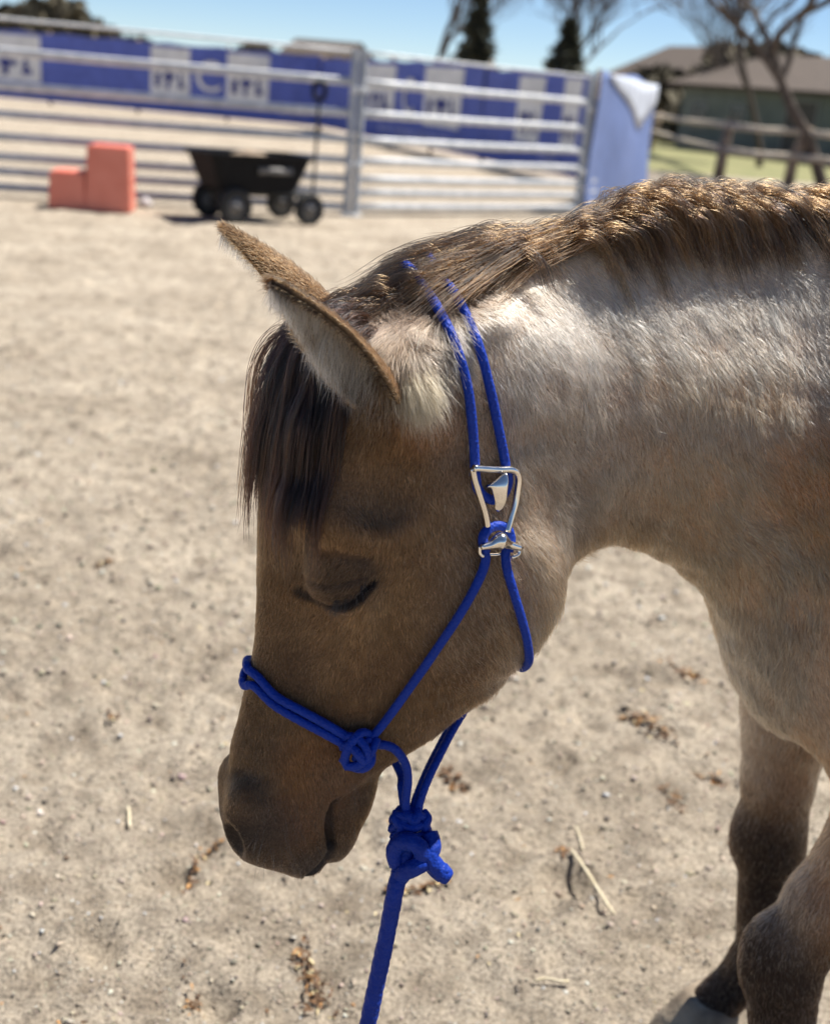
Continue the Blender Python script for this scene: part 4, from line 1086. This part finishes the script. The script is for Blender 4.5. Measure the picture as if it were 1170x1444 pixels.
# --- banners
def cloth_mat(name, c, tr=.0):
    return mat_noise(name, tuple(v * .75 for v in c), c, 3.0, .75, bump=.4, bscale=2.5, lo=.3, hi=.7)
M_BLUE = cloth_mat('blue_banner_vinyl', (.11, .15, .50)); M_WHITE = cloth_mat('white_banner_print', (.80, .80, .80)); M_PALE = cloth_mat('pale_banner_print', (.30, .32, .62)); M_MARK = cloth_mat('blue_banner_ink', (.03, .04, .22))
M_POSTW = mat_noise('weathered_wood', (.14, .10, .07), (.30, .23, .16), 12, .85, bump=.5, bscale=25)
def banner_run(A, B, h0, h1, cells, label, pxtop=None):
    A, B = np.array(A[:2]), np.array(B[:2]); d = B - A; Lg = np.linalg.norm(d); an = math.atan2(d[1], d[0])
    root = empty('banner', (A[0], A[1], 0), an); tag(root, label, 'banner', 'blue sponsor banners along the arena fence')
    nx, nz = 60, 14; V = []
    def yw(x, z): return .03 * math.sin(x * 4.1 + z) + .02 * math.sin(x * 9.3 - 2 * z) * (h1 - z) / (h1 - h0)
    def zt(x): return h1 - .05 * abs(math.sin(x * 2.1))
    for s in (0, .012):
        for i in range(nx + 1):
            for k in range(nz + 1):
                x = Lg * i / nx; t = k / nz; z = h0 + (zt(x) - h0) * t; V.append((x, yw(x, z) + s, z))
    m = (nx + 1) * (nz + 1); Fc = []
    for i in range(nx):
        for k in range(nz):
            q = i * (nz + 1) + k; Fc.append((q, q + nz + 1, q + nz + 2, q + 1)); Fc.append((m + q, m + q + 1, m + q + nz + 2, m + q + nz + 1))
    sheet = link_mesh('sheet', V, Fc, M_BLUE, root)
    def patch(name, x0, x1, z0, z1, mat, lift, parent=sheet):
        n = 8; V = []; 
        for i in range(n + 1):
            x = x0 + (x1 - x0) * i / n
            for z in (z0, (z0 + z1) / 2, z1): V.append((x, yw(x, z) - lift, z))
        Fc = [(i * 3 + k, (i + 1) * 3 + k, (i + 1) * 3 + k + 1, i * 3 + k + 1) for i in range(n) for k in range(2)]
        return link_mesh(name, V, Fc, mat, parent)
    H = h1 - h0
    for c in cells:
        kind, x0, x1 = c[0], c[1] * Lg, c[2] * Lg; w = x1 - x0
        if kind == 'block':
            patch('logo_block', x0, x1, h0 + .26 * H, h0 + .93 * H, M_WHITE, .012)
            for (u0, u1, t0, t1) in ((.12, .26, .36, .56), (.34, .62, .48, .56), (.40, .50, .34, .58), (.70, .86, .36, .44), (.72, .80, .44, .58)):
                patch('logo_mark', x0 + u0 * w, x0 + u1 * w, h0 + t0 * H, h0 + t1 * H, M_MARK, .022)
        elif kind == 'bar':
            for q in range(9):
                patch('print_line', x0 + w * q / 9, x0 + w * (q + .8) / 9, h0 + .10 * H, h0 + .17 * H, M_PALE, .012)
        else:
            cu = bpy.data.curves.new('letter', 'FONT'); cu.body = 'C'; cu.size = .62 * H; cu.extrude = .004; cu.align_x = 'CENTER'
            o = bpy.data.objects.new('letter', cu); COL.objects.link(o); o.parent = sheet; o.location = ((x0 + x1) / 2, -.06, h0 + .36 * H); o.rotation_euler = (math.pi / 2, 0, 0)
            me = bpy.data.meshes.new_from_object(o); bpy.data.objects.remove(o); bpy.data.curves.remove(cu)
            o = link('letter', me, M_WHITE, sheet, smooth=False); o.location = ((x0 + x1) / 2, -.06, h0 + .36 * H); o.rotation_euler = (math.pi / 2, 0, 0)
    for f in np.linspace(0, 1, max(2, int(Lg / 2.6) + 1)):
        MB().tube([(f * Lg, .10, -.05), (f * Lg, .10, .8), (f * Lg, .10, h1 + .05)], .05, 8).build('post', M_POSTW, root)
    return root
def along(A, B, px, yref):
    """fraction along the ground line A-B under a picture column"""
    A, B = np.array(A[:2]), np.array(B[:2]); d = ray(px, yref)[:2]; e = B - A
    M = np.array([[d[0], -e[0]], [d[1], -e[1]]]); return float(np.linalg.solve(M, A)[1])
B0, B1, B2 = ground(-170, 126), ground(446, 183), ground(818, 262)
BM = B1 * .52 + B2 * .48
def cells(A, B, spec): return [(k, along(A, B, a, 100), along(A, B, b, 100)) for k, a, b in spec]
banner_run(B0, B1, .10, 2.0, cells(B0, B1, [('block', -30, 58), ('block', 213, 268), ('letter', 278, 312), ('block', 320, 380), ('block', -150, -70), ('bar', 90, 190), ('bar', 395, 440)]), 'long blue banner with white logo blocks seen above the mounting block')
fm = along(B1, B2, 680, 150); BM = B1 + (B2 - B1) * fm
banner_run(B1, BM, .12, 1.95, cells(B1, BM, [('block', 512, 558), ('letter', 564, 600), ('block', 602, 656), ('bar', 540, 640)]), 'blue banner with white letter C between two logo blocks')
banner_run(BM, B2, .12, 1.85, cells(BM, B2, [('block', 733, 772), ('bar', 690, 728), ('block', 800, 826), ('bar', 775, 798)]), 'blue banner with logo blocks ending by the blue tarpaulin')
# --- blue tarpaulin over the last panel
def tarp():
    d = PE - PC; Lg = np.linalg.norm(d); an = math.atan2(d[1], d[0])
    root = empty('tarpaulin', (PC[0], PC[1], 0), an); tag(root, 'blue tarpaulin with sunlit corner fold coloured pale draped over the end pipe panel', 'tarpaulin')
    nx, nz = 40, 24; V = []; Fc = []
    def yy(u, z): return -.09 + .03 * math.sin(u * 11) + .05 * math.sin(u * 5 + z * 2) * (1.75 - z) / 1.7
    for i in range(nx + 1):
        for k in range(nz + 1):
            u = i / nx; z = .08 + (1.68 - .03 * math.sin(u * 9)) * k / nz; V.append((u * Lg, yy(u, z), z))
    for i in range(nx):
        for k in range(nz): q = i * (nz + 1) + k; Fc.append((q, q + nz + 1, q + nz + 2, q + 1))
    o = link_mesh('sheet', V, Fc, M_TARP, root); so = o.modifiers.new('thickness', 'SOLIDIFY'); so.thickness = .01
    V = []; Fc = []; n = 14
    for i in range(n + 1):
        u = .12 + .86 * i / n; zl = 1.70 - .68 * (1 - abs(i / n - .72) / .72 if i / n < .72 else 1 - (i / n - .72) / .5)
        for k in range(5): z = zl + (1.73 - zl) * k / 4; V.append((u * Lg, yy(u, z) - .02 - .012 * math.sin(k / 4 * math.pi), z))
    for i in range(n):
        for k in range(4): q = i * 5 + k; Fc.append((q, q + 5, q + 6, q + 1))
    o = link_mesh('folded_corner', V, Fc, M_FOLD, root); so = o.modifiers.new('thickness', 'SOLIDIFY'); so.thickness = .008
M_FOLD = cloth_mat('sunlit_tarpaulin_fold', (.52, .56, .64)); M_TARP = cloth_mat('blue_tarpaulin_weave', (.13, .19, .40))  # fold coloured pale: its sunlit brightness is put into the material
tarp()

# --- mounting block
def mounting_block():
    m, nt, p = newmat('salmon_plastic'); p.inputs['Base Color'].default_value = (.62, .155, .085, 1); p.inputs['Roughness'].default_value = .45; p.inputs['Subsurface Weight'].default_value = .1
    tc = nt.nodes.new('ShaderNodeTexCoord'); no = nt.nodes.new('ShaderNodeTexNoise'); no.inputs['Scale'].default_value = 6; cr = nt.nodes.new('ShaderNodeValToRGB')
    cr.color_ramp.elements[0].color = (.62, .16, .10, 1); cr.color_ramp.elements[1].color = (.78, .27, .19, 1); nt.links.new(tc.outputs['Object'], no.inputs[0]); nt.links.new(no.outputs[0], cr.inputs[0]); nt.links.new(cr.outputs[0], p.inputs['Base Color'])
    g = ground(156, 297); root = empty('mounting_block', (g[0], g[1], 0), math.radians(7)); tag(root, 'salmon plastic two step mounting block beside the pipe fence', 'mounting block')
    V = lambda w: None
    def step(name, x0, x1, z1, taper):
        m_ = MB(); bm = bmesh.new(); bmesh.ops.create_cube(bm, size=1)
        for v in bm.verts:
            t = taper if v.co.z > 0 else 0
            v.co = Vector((x0 + (v.co.x + .5) * (x1 - x0) + (-t * (1 if v.co.x > 0 else -1)), (-.22 + (v.co.y + .5) * .44) * (1 - t * 1.2), .005 + (v.co.z + .5) * z1))
        bmesh.ops.bevel(bm, geom=list(bm.edges), offset=.012, segments=2, affect='EDGES'); bm.verts.index_update()
        m_.add([v.co for v in bm.verts], [[v.index for v in f.verts] for f in bm.faces]); bm.free(); return m_.build(name, m, root, smooth=False)
    hi = step('tall_step', -.205, .215, .60, .02); lo = step('low_step', -.545, -.195, .345, .018)
    for x in (-.12, -.04, .04, .12): MB().box(x - .02, x + .02, -.18, .18, .602, .612, bev=.003).build('tread_rib', m, hi)
    for x in (-.44, -.36, -.28): MB().box(x - .02, x + .02, -.18, .18, .348, .356, bev=.003).build('tread_rib', m, lo)
mounting_block()

# --- garden cart
def garden_cart():
    M_TUB = mat_noise('black_poly', (.005, .005, .006), (.010, .010, .011), 20, .7, bump=.1, spec=.15); M_TYRE = mat_noise('tyre_rubber', (.010, .010, .010), (.022, .021, .020), 30, .85, bump=.3)
    M_FRAME = mat_noise('black_painted_steel', (.012, .012, .012), (.03, .03, .03), 15, .4); M_HUB = mat_noise('dusty_grey_hub', (.10, .10, .10), (.2, .19, .18), 15, .6)
    g0, g1 = ground(331, 316), ground(428, 317); d = (g1 - g0)[:2]; an = math.atan2(d[1], d[0])
    root = empty('garden_cart', (g0[0], g0[1], 0), an); tag(root, 'black poly garden dump cart with raised handle beside pipe fence', 'cart')
    Lw = .80; T = .58
    def wheel(x, y, r):
        n = 28; V = []; Fc = []; prof = [(.55, -.030), (.72, -.040), (.9, -.042), (1, -.028), (1.02, 0), (1, .028), (.9, .042), (.72, .040), (.55, .030)]
        for i in range(n):
            a = i / n * 2 * math.pi
            for q, (pr, py) in enumerate(prof): k = 1 + (.02 if (i % 2 and q in (3, 4, 5)) else 0); V.append((r * pr * k * math.cos(a), py, r * pr * k * math.sin(a)))
        m = len(prof)
        for i in range(n):
            for q in range(m): Fc.append((i * m + q, i * m + (q + 1) % m, ((i + 1) % n) * m + (q + 1) % m, ((i + 1) % n) * m + q))
        w = link_mesh('wheel', [(v[0] + x, v[1] + y, v[2] + r) for v in V], Fc, M_TYRE, root)
        MB().tube([(x, y - .025, r), (x, y, r), (x, y + .025, r)], [r * .54, r * .48, r * .54], 20).build('hub', M_HUB, w)
    for x in (0, Lw):
        for y in (0, T): wheel(x, y, .165 if x == 0 else .15)
    # tub: open trapezoid with rim
    bm = MB(); rings = [(.30, .58, .10, .06), (.66, .98, .02, -.04), (.665, 1.03, -.005, -.065), (.64, 1.03, -.005, -.065), (.648, .96, .03, -.03), (.34, .56, .11, .07)]
    V = []; Fc = []
    spec = [(.29, -.10, .66, .03, .55), (.34, -.14, .70, .02, .56), (.60, -.24, .80, -.03, .61), (.62, -.28, .84, -.06, .64), (.64, -.28, .84, -.06, .64), (.64, -.24, .80, -.03, .61), (.34, -.11, .68, .05, .53)]
    for z, xa, xb, ya, yb in spec:
        c = .06
        V += [(xa + c, ya, z), (xb - c, ya, z), (xb, ya + c, z), (xb, yb - c, z), (xb - c, yb, z), (xa + c, yb, z), (xa, yb - c, z), (xa, ya + c, z)]
    for i in range(len(spec) - 1):
        for k in range(8): Fc.append((i * 8 + k, i * 8 + (k + 1) % 8, (i + 1) * 8 + (k + 1) % 8, (i + 1) * 8 + k))
    Fc.append(tuple(range(7, -1, -1))); Fc.append(tuple((len(spec) - 1) * 8 + k for k in range(8)))
    link_mesh('tub', V, Fc, M_TUB, root, smooth=False)
    MB().box(.22, .58, -.035, -.028, .47, .53).build('tub_decal', M_HUB, root)
    fr = MB(); fr.box(-.04, .86, .20, .24, .24, .285); fr.box(-.04, .86, .34, .38, .24, .285); fr.build('chassis', M_FRAME, root)
    for x in (0, Lw): MB().tube([(x, -.03, .16), (x, .29, .16), (x, .61, .16)], .014, 8).build('axle', M_FRAME, root)
    for x in (0, Lw):
        for y in (.21, .37): MB().box(x - .02, x + .02, y - .015, y + .015, .16, .25).build('bracket', M_FRAME, root)
    hp = [(.80, .10, .22), (.86, .06, .30), (.87, .05, .75), (.875, .05, 1.18)]
    h = MB().tube(catmull(hp, 5), .015, 8).build('handle', M_FRAME, root)
    MB().tube(catmull([(.875, .05, 1.17), (.875, -.04, 1.20), (.875, -.055, 1.30), (.875, .05, 1.32), (.875, .155, 1.30), (.875, .14, 1.20), (.875, .05, 1.17)], 5), .022, 8).build('grip', M_TUB, h)
    # bag of dirt and tools heaped in the tub
    hp = MB(); n = 14
    V = [(.27 + .30 * math.cos(a) * r, .29 + .2 * math.sin(a) * r, .56 + .10 * (1 - r * r) + .015 * math.sin(a * 3 + r * 5)) for r in (.05, .5, 1) for a in np.arange(n) * 2 * math.pi / n]
    Fc = [(i * n + k, i * n + (k + 1) % n, (i + 1) * n + (k + 1) % n, (i + 1) * n + k) for i in range(2) for k in range(n)] + [tuple(range(n - 1, -1, -1))]
    o = link_mesh('manure_heap', V, Fc, M_POSTW); o.location = root.location; o.rotation_euler = root.rotation_euler; tag(o, 'brown heap inside the black garden cart tub', 'heap')
garden_cart()
def rock(px, py, r):
    g = ground(px, py); bm = bmesh.new(); bmesh.ops.create_icosphere(bm, subdivisions=2, radius=r)
    for v in bm.verts: v.co = v.co * (1 + .25 * float(vnoise(np.array([v.co]), 3 / r)[0])); v.co.z *= .8
    me = bpy.data.meshes.new('rock'); bm.to_mesh(me); bm.free(); o = link('rock', me, mat_noise('pale_rock', (.4, .37, .36), (.6, .56, .56), 30, .9)); o.location = (g[0], g[1], r * .5)
    tag(o, 'pale rock on the dirt between mounting block and garden cart', 'rock')
rock(206, 292, .07)

# --- lawn, wooden fence, houses
M_LAWN = mat_noise('lawn', (.13, .145, .05), (.24, .215, .10), 1.2, .95, bump=.6, bscale=20, lo=.3, hi=.7)
lw = [ground(880, 238), ground(1500, 285), ground(1500, 218), ground(880, 178)]
tag(link_mesh('lawn', [(p[0], p[1], .004) for p in lw], [(0, 1, 2, 3)], M_LAWN, smooth=False), kind='structure')
def wood_fence(pts, h, label, lean=.0, rails=(.55, 1.0)):
    root = empty('wooden_fence', (pts[0][0], pts[0][1], 0)); tag(root, label, 'wooden fence')
    o = np.array([pts[0][0], pts[0][1], 0]); P = [np.array([p[0], p[1], 0]) - o for p in pts]
    for i, p in enumerate(P):
        MB().tube([p + [0, 0, -.1], p + [.02, 0, h * .5], p + [lean * (1 if i % 2 == 0 else .3), 0, h * 1.1]], [.13, .12, .11], 9).build('post', M_POSTW, root)
    for a, b in zip(P[:-1], P[1:]):
        for r in rails:
            MB().tube([a + [0, -.10, r * h], (a + b) / 2 + [0, -.10, r * h - .03], b + [0, -.10, r * h]], [.07, .065, .06], 8).build('rail', M_RAILW, root)
M_RAILW = mat_noise('bleached_wood', (.34, .29, .23), (.52, .46, .38), 10, .85, bump=.4)
wood_fence([ground(915, 212), ground(1012, 252), ground(1110, 262), ground(1260, 276)], 1.15, 'weathered wooden rail fence along the lawn', .25)
def house(name, A, B, depth, wall_h, roof_h, wall_m, roof_m, label, windows, over=.5):
    A, B = np.array(A[:2]), np.array(B[:2]); d = B - A; Lg = np.linalg.norm(d); an = math.atan2(d[1], d[0])
    root = empty(name, (A[0], A[1], 0), an); tag(root, label, 'house' if name == 'house' else 'barn')
    W = MB(); W.box(0, Lg, 0, depth, 0, wall_h); W.build('wall', wall_m, root, smooth=False)
    for x0, x1 in ((.003, .003), (Lg - .003, Lg - .003)):
        link_mesh('gable', [(x0, .02, wall_h - .01), (x0, depth - .02, wall_h - .01), (x0, depth / 2, wall_h + roof_h - .1)], [(0, 1, 2)], wall_m, root, smooth=False)
    t = .14
    V = [(-over, -over, wall_h - .12), (Lg + over, -over, wall_h - .12), (Lg + over, depth / 2, wall_h + roof_h), (-over, depth / 2, wall_h + roof_h), (Lg + over, depth + over, wall_h - .12), (-over, depth + over, wall_h - .12)]
    V += [(x, y, z + t) for x, y, z in V]
    link_mesh('roof', V, [(0, 3, 2, 1), (3, 5, 4, 2), (6, 7, 8, 9), (9, 8, 10, 11), (0, 1, 7, 6), (4, 5, 11, 10), (1, 2, 8, 7), (2, 4, 10, 8), (3, 0, 6, 9), (5, 3, 9, 11)], roof_m, root, smooth=False)
    for (x0, x1, z0, z1, kind) in windows:
        w = MB().box(x0 * Lg, x1 * Lg, -.03, .02, z0, z1).build(kind, M_GLASS if kind == 'window' else M_DOOR, root, smooth=False)
        f = MB(); e = .08
        f.box(x0 * Lg - e, x0 * Lg, -.06, .02, z0 - e, z1 + e); f.box(x1 * Lg, x1 * Lg + e, -.06, .02, z0 - e, z1 + e); f.box(x0 * Lg, x1 * Lg, -.058, .02, z1, z1 + e); f.box(x0 * Lg, x1 * Lg, -.058, .02, z0 - e, z0)
        f.build('frame', M_TRIM, w, smooth=False)
M_GLASS = mat_noise('window_glass', (.02, .025, .03), (.05, .06, .07), 2, .08); M_TRIM = mat_noise('trim_paint', (.16, .17, .16), (.24, .25, .24), 5, .6); M_DOOR = mat_noise('dark_door_paint', (.05, .045, .04), (.08, .07, .06), 8, .6)
M_BROWNROOF = mat_noise('brown_shingles', (.052, .038, .029), (.092, .069, .053), 6, .9, bump=.5, bscale=12); M_TANWALL = mat_noise('tan_siding', (.20, .17, .15), (.27, .235, .205), 3, .8)
M_GREENWALL = mat_noise('grey_green_siding', (.115, .135, .122), (.16, .185, .168), 1.5, .8)
def far(px, dist):
    d = ray(px, 150); d = d / np.hypot(d[0], d[1]); return CAM + d * dist
house('house', far(846, 75), far(1005, 66), 9, 2.7, 2.1, M_TANWALL, M_BROWNROOF, 'tan house with brown shingle roof beyond the lawn', [(.30, .42, .9, 2.1, 'window'), (.52, .60, .02, 2.1, 'door'), (.72, .86, .9, 2.1, 'window')])
house('barn', far(960, 50), far(1400, 42), 10, 2.35, 1.3, M_GREENWALL, M_BROWNROOF, 'long grey green barn with brown roof behind the wooden fence', [(.05, .10, .9, 1.7, 'window'), (.2, .25, .9, 1.7, 'window'), (.4, .5, .02, 2.0, 'door')])
house('house', far(-60, 150), far(110, 145), 10, 3.0, 2.6, M_TANWALL, M_BROWNROOF, 'distant house with dark roof above the long banner', [(.3, .4, .9, 2.1, 'window'), (.6, .7, .9, 2.1, 'window')])
house('house', far(395, 190), far(480, 185), 9, 4.6, 2.2, M_TANWALL, M_BROWNROOF, 'distant tall house with brown roof behind the banner end', [(.2, .3, 3.2, 4.2, 'window'), (.6, .7, 3.2, 4.2, 'window')])

# --- trees
M_BARK = mat_noise('bark', (.05, .037, .028), (.11, .085, .067), 14, .9, bump=.7, bscale=30)
M_NEEDLE = mat_noise('spruce_needles', (.040, .045, .028), (.095, .095, .060), 2.5, .8)
M_SHRUB = mat_noise('dry_shrub_leaves', (.05, .045, .028), (.12, .10, .06), 2.5, .9)
def bare_tree(base, h, label, seed, lean=(0, 0), spread=.55, r0=.2, depth=6):
    R = random.Random(seed); root = empty('bare_tree', (base[0], base[1], 0)); tag(root, label, 'tree', 'bare leafless trees beyond the pen')
    tr = MB(); cr = MB()
    def branch(p, d, L, r, lev):
        n = 5; pts = [np.array(p, float)]; dd = np.array(d, float)
        for i in range(n):
            dd = dd + np.array([R.gauss(0, .13), R.gauss(0, .13), R.gauss(.04, .08)]); dd /= np.linalg.norm(dd); pts.append(pts[-1] + dd * L / n)
        rad = np.linspace(r, r * .58, n + 1); (tr if lev == 0 else cr).tube(pts, rad, 8 if lev < 2 else (5 if lev < 4 else 3), cap=False)
        if lev >= depth: return
        k = R.choice((3, 4, 4)) if lev < 4 else R.choice((2, 3))
        for i in range(k):
            t = R.uniform(.35, 1) if i else 1; q = pts[min(n, int(round(t * n)))]
            a = R.uniform(0, 6.28); s = R.uniform(.35, 1.0) * spread * 1.6
            nd = dd + s * np.array([math.cos(a), math.sin(a), R.uniform(-.15, .5)]); nd /= np.linalg.norm(nd)
            branch(q, nd, L * R.uniform(.62, .85), max(.011, r * R.uniform(.48, .66)), lev + 1)
    branch((0, 0, -.1), (lean[0], lean[1], 1), h * .30, r0, 0)
    tr.build('trunk', M_BARK, root); cr.build('crown', M_BARK, root)
bare_tree(far(592, 62), 13, 'tall bare tree behind the pipe panel join', 3, r0=.16)
bare_tree(far(825, 58), 12, 'bare spreading tree behind the second spruce', 11, r0=.17, spread=.7)
bare_tree(far(1185, 29), 11.0, 'dark leaning bare tree in front of the grey green barn', 29, lean=(-.42, 0), r0=.15, spread=.85)
bare_tree(far(1085, 38), 9.5, 'bare tree with fine twigs between the leaning tree and the barn', 37, lean=(-.1, 0), r0=.11, spread=.7)
bare_tree(far(1010, 52), 7.5, 'thin bare tree beside the tan house', 31, r0=.10, spread=.6, depth=5)
def spruce(base, h, w, label, seed):
    R = np.random.default_rng(seed); root = empty('spruce_tree', (base[0], base[1], 0)); tag(root, label, 'tree', 'dark spruce trees beyond the pen')
    MB().tube([(0, 0, -.1), (0, 0, h * .5), (0, 0, h * .97)], [.16, .09, .02], 8).build('trunk', M_BARK, root)
    V = []; Fc = []
    for i in range(420):
        t = R.random() ** .8; z = h * (.10 + .88 * t); rr = w * (1 - t) ** .85 * R.uniform(.65, 1.12) + .05; a = R.random() * 6.28
        e = np.array([math.cos(a), math.sin(a), 0]); sd = np.array([-math.sin(a), math.cos(a), 0])
        for q in range(9):
            f = R.uniform(.15, 1); c = e * rr * f + np.array([0, 0, z - rr * f * .30 + .12 * (f ** 3) * rr]) + sd * R.normal() * .10 * rr
            s_ = .13 * R.uniform(.6, 1.4); u = e * s_ * 1.5 + np.array([0, 0, R.normal() * .08]); v = sd * s_ * .6 + np.array([0, 0, R.normal() * .06]); b = len(V)
            V += [c - u * .5 - v, c - u * .5 + v, c + u]; Fc.append((b, b + 1, b + 2))
    link_mesh('crown', V, Fc, M_NEEDLE, root, smooth=False)
spruce(far(664, 46), 4.9, 1.25, 'slim dark spruce behind the letter C banner', 5)
spruce(far(790, 44), 4.05, 1.35, 'shorter dark spruce behind the banner end', 6)
def shrub(base, w, h, label, seed, n=1500):
    R = np.random.default_rng(seed); root = empty('shrub', (base[0], base[1], 0)); tag(root, label, 'shrub', 'dark scrub along the skyline')
    for i in range(5): a = i * 1.26; MB().tube([(0, 0, -.05), (.2 * w * math.cos(a), .2 * w * math.sin(a), h * .4), (.35 * w * math.cos(a), .35 * w * math.sin(a), h * .8)], [.08, .05, .02], 6).build('stem', M_BARK, root)
    V = []; Fc = []
    for i in range(n):
        a = R.random() * 6.28; t = R.random(); r = w * .5 * math.sqrt(R.random()) * (1 - .6 * t ** 2) * (1 + .25 * math.sin(a * 3 + t * 4)); c = np.array([r * math.cos(a), r * math.sin(a), h * (.05 + .95 * t * (1 - .25 * r / w))])
        u = R.normal(size=3) * h * .05; v = R.normal(size=3) * h * .05; b = len(V); V += [c - u, c + v, c + u, c - v]; Fc.append((b, b + 1, b + 2, b + 3))
    link_mesh('foliage', V, Fc, M_SHRUB, root, smooth=False)
for i, (px, dist, w, h, lab) in enumerate([(40, 95, 7, 4.6, 'broad dark shrub below the distant dark roof'), (85, 90, 8, 5.0, 'tallest dark shrub above the long banner'), (135, 100, 8, 3.9, 'low dark shrub tapering off along the banner top'), (190, 110, 7, 3.4, 'small shrub peeping over the banner between the logo blocks'), (360, 120, 6, 4.0, 'rounded shrub above the right logo block of the long banner'),
     (930, 62, 6, 3.2, 'brown shrub in front of the tan house'), (1060, 58, 9, 4.4, 'tangled brown shrub rising above the barn roof'), (-10, 100, 7, 4.2, 'dark shrub beside the distant dark roof')]):
    shrub(far(px, dist), w, h, lab, 40 + i)
